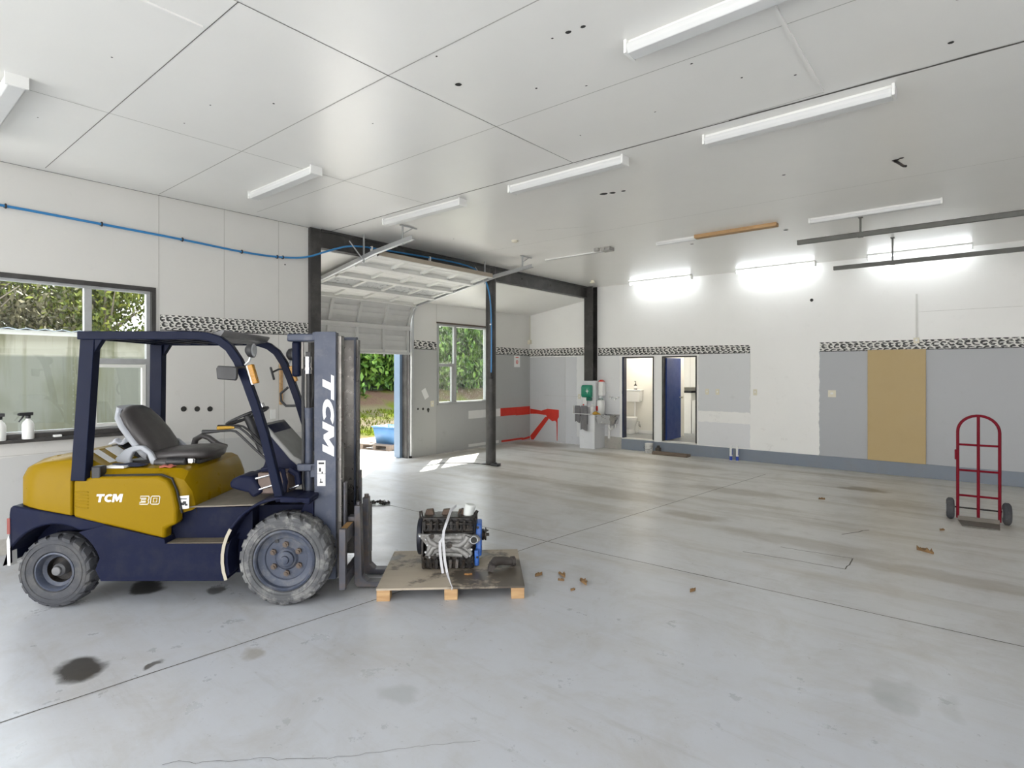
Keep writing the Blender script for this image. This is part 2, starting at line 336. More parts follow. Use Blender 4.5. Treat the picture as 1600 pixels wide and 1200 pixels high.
# floor joints and cracks
J = MB(); zf = .0012
J.strip(wig((-3.98, -.5), (-3.70, 2.79), 24, .004) + wig((-3.69, 2.9), (-3.57, 4.95), 16, .004) + wig((-3.56, 5.05), (-2.95, 10.6), 16, .004), .009, zf)
J.strip(wig((-7.2, 4.87), (-3.57, 4.905), 14, .003) + wig((-3.5, 4.906), (5, 5.16), 24, .003), .009, zf)
J.strip(wig((-1.85, 5.88), (-.97, 5.955)) + wig((-.965, 5.97), (-.96, 6.33), 5), .010, zf).strip(wig((-1.6, 6.28), (-.96, 6.34)), .009, zf)
J.strip(wig((-1.2, 7.2), (-1.0, 7.6), 5), .012, zf).strip(wig((-2.9, 1.0), (-2.35, 1.5), 16, .015), .0022, zf).strip(wig((-2.35, 1.5), (-1.9, 2.05), 16, .015), .0018, zf)
build('floor_joint', J, mat('floor_joint_dirt', (.09, .08, .065), .9), floor)
# wall joints + holes
build('wall_joint', MB().box(XL, XL + .002, 2.485, 2.492, .16, HC).box(XL, XL + .002, 3.23, 3.234, .16, HC).box(XL, XL + .002, 3.955, 3.959, .16, HC).box(XL, XL + .002, -3, 2.45, .97, .975), m_faint, wl)
ph = MB()
for y_, z_ in [(2.757, 1.36), (2.91, 1.353), (3.06, 1.345)]: ph.cyl((XL - .001, y_, z_), (XL + .004, y_, z_), .032, n=18)
ph.cyl((XL, 4.05, 3.29), (XL + .003, 4.05, 3.29), .01)
build('pipe_hole', ph, m_dark, wl)
build('wall_joint', MB().box(XR, XR + .002, 8.60, 8.606, 0, 3.3).box(XR, XR + .002, 10.3, 11.97, 1.12, 1.125), m_faint, wr)
ph = MB()
for y_, z_, r_ in [(8.067, 1.021, .022), (8.211, 1.014, .028), (8.358, .993, .036), (8.36, .95, .02)]: ph.cyl((XR - .001, y_, z_), (XR + .003, y_, z_), r_, n=12)
build('pipe_hole', ph, m_dark, wr)
build('wall_joint', MB().box(-8.15, -8.146, YB - .002, YB, 0, 2.2).box(-8.8, -7.6, YB - .002, YB, 1.20, 1.204).box(-.88, -.86, YB - .004, YB, 2.4, 3.15).box(-.84, .5, YB - .002, YB, 2.84, 2.843).box(-3.63, -3.626, YB - .002, YB, .95, 2.19), m_faint, wb)
build('pipe_hole', MB().cyl((-2.5, YB - .004, 3.177), (-2.5, YB + .001, 3.177), .03, n=12), m_dark, wb)

# tyre-tread border
def tread_mat():
    t = NT('tyre_tread_border'); uv = t.n('UVMap').outputs[0]
    nz = t.n('TexNoise'); nz.inputs['Scale'].default_value = 9; nz.inputs['Detail'].default_value = 3; t.put(nz.inputs['Vector'], uv)
    d = t.n('VectorMath', operation='MULTIPLY_ADD'); t.put(d.inputs[0], nz.outputs[1]); d.inputs[1].default_value = (.05, .22, 0); t.put(d.inputs[2], uv)
    u, v, _ = t.xyz(d.outputs[0]); u0, v0, _ = t.xyz(uv)
    row = t.math('FLOOR', t.math('MULTIPLY', v, 2.95)); q = t.math('SUBTRACT', t.math('FRACT', t.math('MULTIPLY', v, 2.95)), .5)
    uu = t.math('ADD', t.math('MULTIPLY', u, 17), t.math('MULTIPLY', row, .37)); p = t.math('SUBTRACT', t.math('FRACT', uu), .5)
    r = t.math('SQRT', t.math('ADD', t.math('MULTIPLY', t.math('MULTIPLY', p, p), 1.1), t.math('MULTIPLY', t.math('MULTIPLY', q, q), .85)))
    ring = t.band(r, .12, .46, .03)
    gap = t.math('MULTIPLY', t.rng(p, .04, .10), t.rng(t.math('ABSOLUTE', q), .10, .16, 1, 0))
    k = t.math('MULTIPLY', ring, t.math('SUBTRACT', 1, gap))
    k = t.math('MAXIMUM', k, t.math('MULTIPLY', t.rng(v0, .05, .09, 1, 0), 1))
    kn = t.n('TexNoise'); kn.inputs['Scale'].default_value = 28; t.put(kn.inputs['Vector'], uv); k = t.math('MULTIPLY', k, t.rng(kn.outputs[0], .34, .42))
    return t.done(t.mix(k, (.74, .73, .69), (.014, .014, .014)), .5)
m_tread = tread_mat()
def border(parent, segs, ku=1, kv=1):           # segs: (p0, p1, z0, z1) with p = (x, y)
    for p0, p1, z0, z1, z2, z3 in segs:
        me = bpy.data.meshes.new('tread_border'); L = math.hypot(p1[0] - p0[0], p1[1] - p0[1])
        me.from_pydata([(*p0, z0), (*p1, z1), (*p1, z3), (*p0, z2)], [], [(0, 1, 2, 3)]); uv = me.uv_layers.new()
        for i, q in enumerate([(0, 0), (L * ku, 0), (L * ku, kv), (0, kv)]): uv.data[i].uv = q
        me.materials.append(m_tread); o = bpy.data.objects.new('tread_border', me); C.objects.link(o); o.parent = parent
        sd = o.modifiers.new('thickness', 'SOLIDIFY'); sd.thickness = .001
e = .003
border(wl, [((XL + e, 2.50), (XL + e, 4.40), 2.292, 2.325, 2.478, 2.505)], .8, 1)
border(wr, [((XR + e, 7.88), (XR + e, 8.60), 2.30, 2.29, 2.487, 2.47), ((XR + e, 10.31), (XR + e, 11.96), 2.25, 2.235, 2.43, 2.42)], .4, .678)
border(wb, [((XR, YB - e), (-7.45, YB - e), 2.23, 2.22, 2.42, 2.415), ((-7.19, YB - e), (-3.63, YB - e), 2.205, 2.19, 2.39, 2.36), ((-2.36, YB - e), (5, YB - e), 2.187, 2.187, 2.365, 2.35)], .56, .678)
# red / white paint marks
build('white_paint', MB().box(XR, XR + .003, 9.617, 10.76, .712, .90).box(XR, XR + .003, 9.617, 10.7, .05, .115), m_whp, wr)
build('red_paint', MB().box(XR, XR + .004, 10.76, 11.37, .705, .905).box(XR, XR + .004, 11.375, 11.965, .69, .905).prism([(10.8, .05), (11.6, .05), (11.63, .03), (11.96, .05), (11.96, .11), (11.7, .085), (11.62, .10), (10.8, .10)], XR, XR + .004, 'x'), m_redp, wr)
build('red_paint', MB().prism([(-9.27, .70), (-9.05, .71), (-8.75, .69), (-8.70, .62), (-8.62, .58), (-8.55, .54), (-8.46, .56), (-8.42, .52), (-8.41, .05), (-8.395, .05), (-8.385, .6), (-8.345, .66), (-8.345, .84), (-8.7, .86), (-8.9, .80), (-9.27, .84)], YB - .004, YB, 'y').prism([(-9.24, .02), (-9.16, .02), (-8.68, .58), (-8.66, .66), (-8.78, .64), (-9.27, .12)], YB - .003, YB, 'y'), m_redp, wb)

# ------------------------------------------------------------------ windows
def window(name, X, y0, y1, z0, z1, fr, parts):
    f = MB(); t = .045
    f.box(X - .10, X + .015, y0, y1, z0, z0 + t).box(X - .10, X + .015, y0, y1, z1 - t, z1).box(X - .10, X + .015, y0, y0 + t, z0 + t, z1 - t).box(X - .10, X + .015, y1 - t, y1, z0 + t, z1 - t)
    w = struct(build(name, f, fr))
    return w
m_winf = mat('grey_window_frame', (.36, .365, .36), .5, 0, .06)
w1 = window('window_1', XL, .45, 2.454, 1.135, 2.785, m_steel, [])
a = MB().box(-7.50, -7.44, .495, 2.409, 2.71, 2.74).box(-7.50, -7.44, .495, 2.409, 1.18, 1.205).box(-7.50, -7.44, 2.365, 2.409, 1.205, 2.71).box(-7.50, -7.44, 1.775, 1.845, 1.205, 2.71).box(-7.50, -7.44, .495, .52, 1.205, 2.71)
a.box(-7.49, -7.435, 1.845, 2.365, 1.895, 1.955)
build('aluminium_frame', a, m_galv, w1, bevel=.003)
build('sash_frame', MB().box(-7.48, -7.43, 1.85, 1.89, 1.21, 1.89).box(-7.48, -7.43, 2.32, 2.36, 1.21, 1.89).box(-7.48, -7.43, 1.89, 2.32, 1.21, 1.245).box(-7.48, -7.43, 1.89, 2.32, 1.855, 1.89), m_galvw, w1, bevel=.003)
build('pane', MB().box(-7.475, -7.470, .5, 2.37, 1.2, 2.715), m_glass, w1)
build('window_sill', MB().box(XL, XL + .07, .45, 2.47, 1.10, 1.133), m_steel, w1, bevel=.004)
w2 = window('window_2', XR, 8.62, 10.29, 1.075, 2.885, m_winf, [])
a = MB().box(-9.36, -9.30, 9.165, 9.24, 1.12, 2.84).box(-9.36, -9.30, 8.66, 9.165, 1.935, 2.0).box(-9.37, -9.31, 9.10, 9.165, 1.12, 1.935).box(-9.37, -9.31, 8.66, 8.70, 1.12, 1.935).box(-9.36, -9.30, 8.66, 10.25, 1.11, 1.14)
build('aluminium_frame', a, m_winf, w2, bevel=.003)
build('pane', MB().box(-9.342, -9.337, 8.665, 10.245, 1.12, 2.84), m_glassd, w2)
build('head_rail', MB().box(XR, XR + .03, 8.60, 10.31, 2.885, 2.92), mat('brown_timber_trim', (.10, .07, .05), .6), w2)

# ------------------------------------------------------------------ sectional garage door
gd = struct(thing('door_1', 'raised grey sectional garage door on ceiling tracks, half open', 'garage door'))
del gd['category']
def track_pt(s):      # s metres down the door from its top edge: (x, z, tangent)
    pts = [(-6.88, 3.555)]; x0, z0 = -8.98, 3.20
    L1 = math.hypot(x0 + 6.88, z0 - 3.555)
    if s <= L1: k = s / L1; return Vector((-6.88 + (x0 + 6.88) * k, 0, 3.555 + (z0 - 3.555) * k)), Vector((x0 + 6.88, 0, z0 - 3.555)).normalized()
    s -= L1; a0 = math.atan2(z0 - 3.555, x0 + 6.88); r = .26; th = math.pi / 2 - .167; L2 = r * th
    c = Vector((x0, 0, z0)) + Vector((.167, 0, -.986)) * r
    if s <= L2:
        ang = s / r; d0 = Vector((x0, 0, z0)) - c; ca, sa = math.cos(ang), math.sin(ang)
        p = c + Vector((d0.x * ca - d0.z * sa, 0, d0.x * sa + d0.z * ca)); tt = Vector((-(p - c).z, 0, (p - c).x)).normalized(); return p, tt
    p, tt = track_pt(L1 + L2 - 1e-5); return p + Vector((0, 0, -1)) * (s - L2), Vector((0, 0, -1))
Y0, Y1 = 5.22, 7.76; NS = 6; SH = .545
m_slat = mat('grey_door_steel', (.52, .52, .51), .45, .1, .08, 6)
m_skin = mat('white_door_skin', (.72, .72, .69), .5, 0, .05, 5)
for i in range(NS):
    s0, s1 = i * SH + .002, (i + 1) * SH - .002
    p0, t0 = track_pt(s0); p1, t1 = track_pt(s1); t = (p1 - p0).normalized(); n = Vector((t.z, 0, -t.x))   # outer side
    if n.x > 0 and n.z < 0: n = -n
    if n.z < -.1: n = -n
    if abs(t.x) < .2: n = Vector((-1, 0, 0))
    Ls = (p1 - p0).length
    def P(s, y, d): q = p0 + t * s + n * d; return (q.x, y, q.z)
    def bar(mb, sa, sb, ya, yb, da, db): mb.add([P(s, y, d) for s in (sa, sb) for y in (ya, yb) for d in (da, db)], [(0, 1, 3, 2), (4, 6, 7, 5), (0, 4, 5, 1), (2, 3, 7, 6), (0, 2, 6, 4), (1, 5, 7, 3)])
    fr = MB(); bar(fr, 0, .045, Y0, Y1, -.03, .04); bar(fr, Ls - .045, Ls, Y0, Y1, -.03, .04)
    for k in range(5):
        yc = Y0 + .03 + (Y1 - Y0 - .06) * k / 4; bar(fr, .045, Ls - .045, yc - .03, yc + .03, 0, .04)
    f = build('door_section', fr, m_galvw if i < 4 else m_slat, gd)
    sk = MB()
    if i == 2:
        bar(sk, .045, Ls - .045, Y0, Y1, .03, .036); build('window_panel', sk, mat('frosted_panel', (.40, .41, .41), .3), f)
    else:
        for k in range(4):
            a_, b_ = .045 + (Ls - .09) * k / 4, .045 + (Ls - .09) * (k + 1) / 4
            sk.add([P(a_, Y0, .034), P(a_, Y1, .034), P(b_ - .02, Y0, .046), P(b_ - .02, Y1, .046), P(b_, Y0, .034), P(b_, Y1, .034)], [(0, 1, 3, 2), (2, 3, 5, 4)])
        bar(sk, .0, Ls, Y0, Y1, .048, .052)
        build('slat_skin', sk, m_skin if i < 4 else m_slat, f)
    if i in (0, 4, 5):
        hh = MB()
        for k in (1, 2, 3): 
            yc = Y0 + .03 + (Y1 - Y0 - .06) * k / 4; bar(hh, Ls - .07, Ls + .05, yc - .02, yc + .02, -.006, .0)
        build('hinge', hh, m_galv, f)
sb = MB().box(-9.26, -9.20, Y0, Y1, 2.22, 2.26); build('bottom_seal', sb, m_galvw, gd)
build('top_rail', MB().obox((-6.90, (Y0 + Y1) / 2, 3.565), (.05, Y1 - Y0, .07), (0, -.167, 0)), mat('tan_rail', (.36, .31, .25), .5), gd)
for yt, lab in ((5.15, 'l'), (7.84, 'r')):
    sec = [(-.03, -.025), (.03, -.025), (.03, .025), (.024, .025), (.024, -.019), (-.03, -.019)]
    tp = [Vector((-6.02, yt, 3.655))] + [Vector((track_pt(s)[0].x, yt, track_pt(s)[0].z + .012)) for s in (0, .7, 1.4, 2.1, 2.15, 2.2, 2.25, 2.3, 2.35, 2.4, 2.45, 2.5)] + [Vector((-9.23, yt, .05))]
    build('track', MB().sweep(tp, sec, (0, 1, 0)), m_galv, gd)
    for bx_, bz in ((-6.25, 3.62), (-7.15, 3.48)):
        if bx_ > -7: b = MB().box(bx_ - .012, bx_ + .012, yt - .004, yt + .012, bz - .03, HC).obox((bx_ + .0, yt + .11, HC - .015), (.03, .30, .012)).cyl((bx_, yt, HC - .13), (bx_, yt + .2, HC - .01), .008, n=6)
        else: b = MB().box(bx_ - .012, bx_ + .012, yt - .004, yt + .012, bz - .03, HC).cyl((bx_, yt, bz), (bx_, yt - .25, bz + .25), .009, n=6)
        build('track_bracket', b, m_galv, gd)
rl = MB()
for s in (.1, 1.0, 1.1, 1.65, 2.2):
    p = track_pt(s)[0]; rl.cyl((p.x, 7.74, p.z), (p.x, 7.86, p.z), .02, n=10)
build('roller', rl, m_galv, gd)
struct(build('trim_2', MB().box(-9.62, XR - .15, 7.70, 7.86, 0, 3.2), m_pale))
struct(build('trim_3', MB().box(XR, XR + .03, 7.82, 7.88, 0, 3.15).box(XR - .15, XR, 7.765, 7.785, 0, 3.2), m_steel))

# ------------------------------------------------------------------ forklift (x forward, y left, z up; origin under the front axle)
FK = thing('forklift', 'yellow and navy forklift with an overhead guard, parked left of the engine pallet', 'forklift', (-4.5285, 2.691, 0), R(41.6))
def arc(cx, cz, r, a0, a1, n): return [(cx + r * math.cos(R(a0 + (a1 - a0) * i / n)), cz + r * math.sin(R(a0 + (a1 - a0) * i / n))) for i in range(n + 1)]
# chassis
ch = MB()
sk = [(-1.42, .30), (-1.38, .21), (-.46, .20)] + arc(0, .37, .43, 196, 158, 4) + [(-.42, .485), (-.90, .49), (-.905, .527), (-1.35, .637)] + arc(-1.74, .27, .37, 58, 18, 5)
for s in (-1, 1): ch.prism(sk, s * .585, s * .40, 'y')
ch.box(-1.42, .12, -.40, .40, .2, .50).box(-.95, -.30, -.44, .44, .48, .735).box(-.34, .14, -.31, .31, .50, .72).box(-1.6, -.9, -.42, .42, .45, .72)
build('chassis', ch, m_navy, FK, bevel=.012)
m_step = mat('worn_step', (.14, .115, .08), .7, 0, .4, 12)
for s in (-1, 1): build('step_plate', MB().box(-.89, -.43, s * .575, s * .445, .487, .494), m_step, FK)
build('floor_plate', MB().prism([(-.80, .74), (-.20, .755), (-.20, .765), (-.80, .75)], -.48, .48, 'y'), mat('dusty_floor_plate', (.20, .175, .14), .8, 0, .3, 8), FK)
ff = MB()
for s in (-1, 1):
    o_ = arc(0, .37, .475, 200, 65, 16); i_ = arc(0, .37, .452, 200, 65, 16)
    ff.prism(o_ + i_[::-1], s * .60, s * .33, 'y')
    ff.prism([(-.42, .49), (-.42, .60)] + arc(0, .37, .47, 150, 95, 6) + [(.02, .86), (-.12, .80), (-.30, .735), (-.38, .70)][::1], s * .585, s * .50, 'y') if False else None
    ff.box(-.03, .20, s * .33, s * .60, .80, .835)
build('front_fender', ff, m_navy, FK, bevel=.008)
build('fender_edge', MB().prism(arc(0, .37, .474, 200, 150, 6) + arc(0, .37, .45, 200, 150, 6)[::-1], -.603, -.598, 'y'), mat('worn_fender_edge', (.42, .38, .30), .7), FK)
# counterweight
def cwring(x, w, zb, zc, zt): return [(x, -w, zb), (x, -w, zc), (x, -w + .05, zc + (zt - zc) * .75), (x, -w + .15, zt), (x, w - .15, zt), (x, w - .05, zc + (zt - zc) * .75), (x, w, zc), (x, w, zb)]
cw = MB().loft([cwring(x, w, zb, zc, zt) for x, w, zb, zc, zt in [(-2.065, .40, .79, .95, .99), (-2.05, .46, .785, .985, 1.045), (-2.01, .515, .778, .995, 1.085), (-1.94, .545, .765, .995, 1.12), (-1.85, .558, .748, .992, 1.145), (-1.612, .562, .702, .985, 1.172)]])
build('counterweight', cw, m_yel, FK, bevel=.012, angle=50)
lo = [(-2.078, .72), (-2.07, .77), (-2.05, .785), (-1.62, .702), (-1.35, .64), (-1.35, .60)] + arc(-1.74, .27, .37, 60, 168, 10) + [(-2.065, .36), (-2.078, .50)]
lw = MB().prism(lo, -.562, -.30, 'y').prism(lo, .30, .562, 'y').prism([(-2.078, .30), (-2.088, .72), (-2.07, .78), (-1.5, .69), (-1.5, .52), (-1.9, .52), (-1.95, .30)], -.31, .31, 'y')
build('lower_counterweight', lw, m_navy, FK, bevel=.02)
build('white_bumper_edge', MB().prism([(-2.086, .33), (-2.092, .52), (-2.078, .56), (-2.07, .52), (-2.064, .33)], -.563, -.50, 'y'), m_white, FK)
build('tail_reflector', MB().box(-2.088, -2.066, -.566, -.50, .57, .69), mat('red_reflector', (.22, .04, .03), .4), FK)
# side panels + hood
sp = [(-1.600, .695), (-1.598, .975), (-1.44, 1.00), (-.97, 1.002), (-.90, .975), (-.855, .90), (-.825, .76), (-.825, .635), (-.91, .60), (-.912, .516)]
for s in (-1, 1):
    p = build('side_panel', MB().prism(sp, s * .566, s * .46, 'y'), m_yel, FK, bevel=.022, seg=3)
    if s < 0: near_panel = p
lv = MB()
for k in range(6): lv.obox((-1.535, -.566, .888 - k * .024), (.105, .008, .011), (0, .06, 0))
build('louvre', lv, m_yel, near_panel, bevel=.003)
build('hood', MB().loft([[(x, -w, zb), (x, -w, zt - .06), (x, -w + .07, zt), (x, w - .07, zt), (x, w, zt - .06), (x, w, zb)] for x, w, zb, zt in [(-1.60, .53, .70, 1.165), (-1.45, .52, .70, 1.07), (-1.3, .515, .70, 1.045), (-1.0, .515, .70, 1.045), (-.86, .51, .70, 1.045), (-.80, .50, .71, 1.02), (-.755, .47, .72, .93), (-.735, .45, .735, .80), (-.735, .44, .74, .745)]]), m_yel, FK, bevel=.01, angle=60)
build('deck_stripe', MB().prism([(-1.60, 1.170), (-1.46, 1.078), (-1.46, 1.083), (-1.60, 1.175)], -.36, -.28, 'y').prism([(-1.60, 1.170), (-1.46, 1.078), (-1.46, 1.083), (-1.60, 1.175)], -.20, -.05, 'y').box(-1.45, -1.28, -.47, -.40, 1.050, 1.066), m_white, FK)
build('hood_seal', MB().tube([(-1.44, -.52, 1.004), (-.96, -.52, 1.008), (-.88, -.525, .98), (-.84, -.525, .88), (-.81, -.525, .74), (-.805, -.52, .71)], .009, 6), m_blk, FK)
# lettering
def poly_letters(mb, polys, org, ux, uz, nrm, sc, shear=.18, th=.002):
    ux, uz, nrm, org = Vector(ux), Vector(uz), Vector(nrm), Vector(org)
    for pl in polys:
        a = [org + ux * (x + shear * z) * sc + uz * z * sc for x, z in pl]; n = len(a)
        mb.add([q for q in a] + [q + nrm * th for q in a], [tuple(range(n)), tuple(range(n, 2 * n))] + [(i, (i + 1) % n, n + (i + 1) % n, n + i) for i in range(n)])
Cout = [(1.0 + .5 + .5 * math.cos(R(a)), .5 + .5 * math.sin(R(a))) for a in range(50, 311, 20)]; Cin = [(1.5 + .24 * math.cos(R(a)), .5 + .24 * math.sin(R(a))) for a in range(310, 49, -20)]
Csh = [(x * 1.08 - .06, z) for x, z in Cout + Cin]
TCM = [[(0, .74), (0, 1), (.95, 1), (.95, .74), (.62, .74), (.62, 0), (.33, 0), (.33, .74)], Csh, [(1.98, 0), (1.98, 1), (2.36, 1), (2.56, .55), (2.76, 1), (3.14, 1), (3.14, 0), (2.87, 0), (2.87, .56), (2.64, .1), (2.48, .1), (2.25, .56), (2.25, 0)]]
lt = MB(); poly_letters(lt, TCM, (-1.43, -.5665, .808), (1, 0, 0), (0, 0, 1), (0, -1, 0), .062)
build('lettering', lt, m_white, near_panel)
n3 = [[(0, 1), (1, 1), (1.05, .9), (1.05, .6), (.95, .5), (1.05, .4), (1.05, .1), (.95, 0), (0, 0), (0, .25), (.7, .25), (.7, .38), (.15, .38), (.15, .6), (.7, .6), (.7, .75), (0, .75)],
      [(1.3, .12), (1.3, .88), (1.42, 1), (2.25, 1), (2.35, .9), (2.35, .12), (2.25, 0), (1.42, 0)], [(1.62, .25), (2.03, .25), (2.03, .75), (1.62, .75)]]
l3 = MB()
for pl in n3: l3.tube([(-1.10 + (x + .12 * z) * .062, -.567, .79 + z * .062) for x, z in pl], .0028, 5, closed=True)
build('number_30', l3, m_white, near_panel)
def decal(parent, x0, x1, y, z0, z1, marks, ax='y'):
    build('decal', MB().box(x0, x1, y - .002, y, z0, z1), m_white, parent); b = MB()
    for cx, cz, w, h in marks: b.box(x0 + (x1 - x0) * (cx - w / 2), x0 + (x1 - x0) * (cx + w / 2), y - .003, y - .001, z0 + (z1 - z0) * (cz - h / 2), z0 + (z1 - z0) * (cz + h / 2))
    build('decal_mark', b, m_blk, parent)
hood = [o for o in FK.children if o.name == 'hood'][0]
build('decal', MB().prism([(-.84, .735), (-.755, .745), (-.755, .845), (-.84, .838)], -.519, -.513, 'y'), m_white, hood)
build('decal_mark', MB().box(-.825, -.77, -.521, -.518, .815, .822).box(-.82, -.79, -.521, -.518, .77, .79).box(-.80, -.775, -.521, -.518, .775, .80).box(-.785, -.765, -.521, -.518, .765, .78), m_blk, hood)
# wheels
def rlathe(mb, prof, cy, cx, cz, n=36, m=0): mb.lathe([(r, cy + h) for r, h in prof], (cx, 0, cz), 'y', n, m=m)
def wheel(name, cx, cz, yo, s, Rr, wid, rim, nl, mt, lugd=.015):
    def Y(t): return yo - s * -t if False else yo + (-s) * t          # t from the outer face inward
    t = thing(name, None, None); t.parent = FK
    ty = MB(); h = [(rim, .03), (rim + .012, .008), (Rr * .74, .004), (Rr * .75, -.003), (Rr * .78, -.003), (Rr * .79, .002), (Rr * .86, .003), (Rr * .865, -.001), (Rr * .885, .001), (Rr * .92, .012), (Rr - lugd, .035), (Rr - lugd * .8, wid / 2), (Rr - lugd, wid - .035), (Rr * .92, wid - .012), (Rr * .80, wid), (rim + .012, wid - .008), (rim, wid - .03)]
    ty.lathe([(r, Y(q)) for r, q in h], (cx, 0, cz), 'y', 48, closed=True)
    st = [(Rr * .90, .004), (Rr * .965, .014), (Rr, .042), (Rr, wid * .54)]; ang = 2 * math.pi / nl
    for side in (0, 1):
        for k in range(nl):
            a0 = (k + .5 * side) * ang; ring = []
            for j, (r, q) in enumerate(st):
                q = q if side == 0 else wid - q; sh = j * .16 * ang; wd = ang * (.74 if j < 3 else .55)
                ring.append([(cx + rr * math.cos(a), Y(q), cz + rr * math.sin(a)) for rr, a in ((r - lugd * 1.1, a0 + sh), (r, a0 + sh + .02), (r, a0 + sh + wd - .02), (r - lugd * 1.1, a0 + sh + wd))])
            ty.loft(ring)
    build('tyre', ty, mt, t, angle=30)
    return t, Y
m_rim = mat('dusty_navy_rim', (.045, .055, .085), .55, 0, .25, 8, dirt=(.16, .16, .16), dirt_amt=.6, dirt_scale=7)
m_hub = mat('rusty_nut', (.12, .09, .07), .6, .3, .3, 30)
for s in (-1, 1):
    t, Y = wheel('front_wheel', 0, .352, s * .60, s, .352, .235, .232, 22, m_rubf)
    ri = MB(); ri.lathe([(r, Y(q)) for r, q in [(.237, .03), (.235, .010), (.222, .002), (.213, .012), (.209, .04), (.190, .052), (.165, .056), (.158, .066), (.09, .07), (.075, .055), (.0, .055)]], (0, 0, .352), 'y', 40)
    rim = build('rim', ri, m_rim, t, angle=30)
    hb = MB(); hb.lathe([(r, Y(q)) for r, q in [(.062, .06), (.062, .035), (.052, .028), (.034, .026), (.030, .012), (.02, .008), (0, .008)]], (0, 0, .352), 'y', 24)
    build('hub', hb, m_rim, t)
    for k in range(6):
        a = R(30 + 60 * k + 62); nx, nz = .112 * math.cos(a), .352 + .112 * math.sin(a)
        build('lug_nut', MB().cyl((nx, Y(.068), nz), (nx, Y(.048), nz), .024, n=6).cyl((nx, Y(.05), nz), (nx, Y(.036), nz), .011, n=8), m_hub, t)
    a = R(118); build('valve_hole', MB().cyl((.155 * math.cos(a), Y(.06), .352 + .155 * math.sin(a)), (.155 * math.cos(a), Y(.052), .352 + .155 * math.sin(a)), .014), m_blk, t)
    t, Y = wheel('rear_wheel', -1.74, .277, s * .575, s, .277, .19, .145, 18, m_rub)
    ri = MB(); ri.lathe([(r, Y(q)) for r, q in [(.150, .03), (.148, .012), (.136, .008), (.128, .02), (.124, .06), (.098, .075), (.094, .12), (.0, .12)]], (-1.74, 0, .277), 'y', 32)
    build('rim', ri, m_rim, t, angle=30)
    build('rim_well', MB().lathe([(r, Y(q)) for r, q in [(.0975, .070), (.0965, .074), (.0925, .119), (0, .119)]], (-1.74, 0, .277), 'y', 32), m_iron, t)
    hb = MB(); hb.lathe([(r, Y(q)) for r, q in [(.05, .118), (.048, .06), (.036, .045), (.034, .03), (.030, .026), (0, .024)]], (-1.74, 0, .277), 'y', 24)
    build('hub_cap', hb, mat('grey_hub', (.16, .16, .165), .45, .4), t, angle=30)
build('front_axle', MB().cyl((0, -.37, .352), (0, .37, .352), .07), m_blk, FK); build('rear_axle', MB().cyl((-1.74, -.4, .277), (-1.74, .4, .277), .05).box(-1.84, -1.64, -.3, .3, .2, .4), m_blk, FK)
# overhead guard
og = thing('overhead_guard', None, None); og.parent = FK
path = [(-1.575, 2.085), (-.70, 2.087), (-.60, 2.078), (-.51, 2.048), (-.435, 1.99), (-.37, 1.89), (-.31, 1.745), (-.235, 1.535), (-.17, 1.32), (-.105, 1.05), (-.045, .80)]
rect = lambda a, b: [(-a, -b), (a, -b), (a, b), (-a, b)]
for y in (-.53, .435):
    build('front_leg', MB().sweep([(x, y, z) for x, z in path], rect(.032, .030), (0, 1, 0)), m_navy2, og, bevel=.006)
    k = 1 if y < 0 else -1; ps = MB().sweep([(-1.553, y - k * .012, .972), (-1.515, y + k * .035, 2.06)], rect(.054, .04), (0, 1, 0)).prism([(-1.50, 1.90), (-1.40, 2.06), (-1.53, 2.06)], y - .0, y + k * .05, 'y')
    build('rear_post', ps, m_navy2, og, bevel=.005)
    build('post_foot', MB().box(-1.47, -1.40, y - .03, y + .05, .98, 1.08), m_blk, og, bevel=.01)
for x in (-1.575, -1.40, -1.24, -1.08, -.92, -.76):
    build('roof_bar', MB().box(x - .02, x + .02, -.52, .42, 2.062, 2.10), m_navy2, og, bevel=.004)
build('roof_panel', MB().prism([(-1.59, 2.103), (-.62, 2.103), (-.62, 2.108), (-1.59, 2.108)], -.54, .45, 'y'), mat('clear_roof_sheet', (.42, .43, .42), .3), og)
build('front_visor', MB().prism([(-.66, 2.09), (-.50, 2.135), (-.49, 2.125), (-.52, 2.08), (-.64, 2.055)], -.50, .41, 'y'), mat('grey_visor', (.13, .13, .135), .4), og, bevel=.004)
build('grab_handle', MB().tube([(-.33, .43, 1.66), (-.40, .43, 1.60), (-.395, .43, 1.53), (-.35, .43, 1.485), (-.23, .43, 1.485)], .012), m_blk, og)
# lights and mirrors on the guard
for y, k in ((-.55, -1), (.45, 1)):
    x = -.24 if k < 0 else -.30; z = 1.96
    L_ = build('headlamp', MB().loft([[(x - .055 + .02 * j * 1.0, y + .0 + k * .02 + rr * .055 * math.cos(6.283 * i / 14), z + .012 + rr * .06 * math.sin(6.283 * i / 14)) for i in range(14)] for j, rr in ((0, .45), (1, .9), (2.4, 1.0), (3.0, .96))]), m_blk, og)
    build('lens', MB().lathe([(0, x + .006), (.045, x + .010), (.052, x + .004)], (0, y + k * .02, z + .012), 'x', 16), m_lens, L_)
    build('bracket', MB().tube([(x - .02, y + k * .02, z - .04), (x - .03, y + k * .02, z - .07), (x - .07, y, z - .10)], .01, 6), m_galv, L_)
    xa = -.245 if k < 0 else -.285
    build('indicator', MB().sweep([(xa - .02, y - .01, 1.86), (xa + .022, y - .01, 1.715)], rect(.020, .024), (0, 1, 0)), m_amber, og, bevel=.006)
    build('indicator_bracket', MB().sweep([(xa - .035, y - .01, 1.855), (xa + .008, y - .01, 1.71)], rect(.02, .008), (0, 1, 0)), m_white, og)
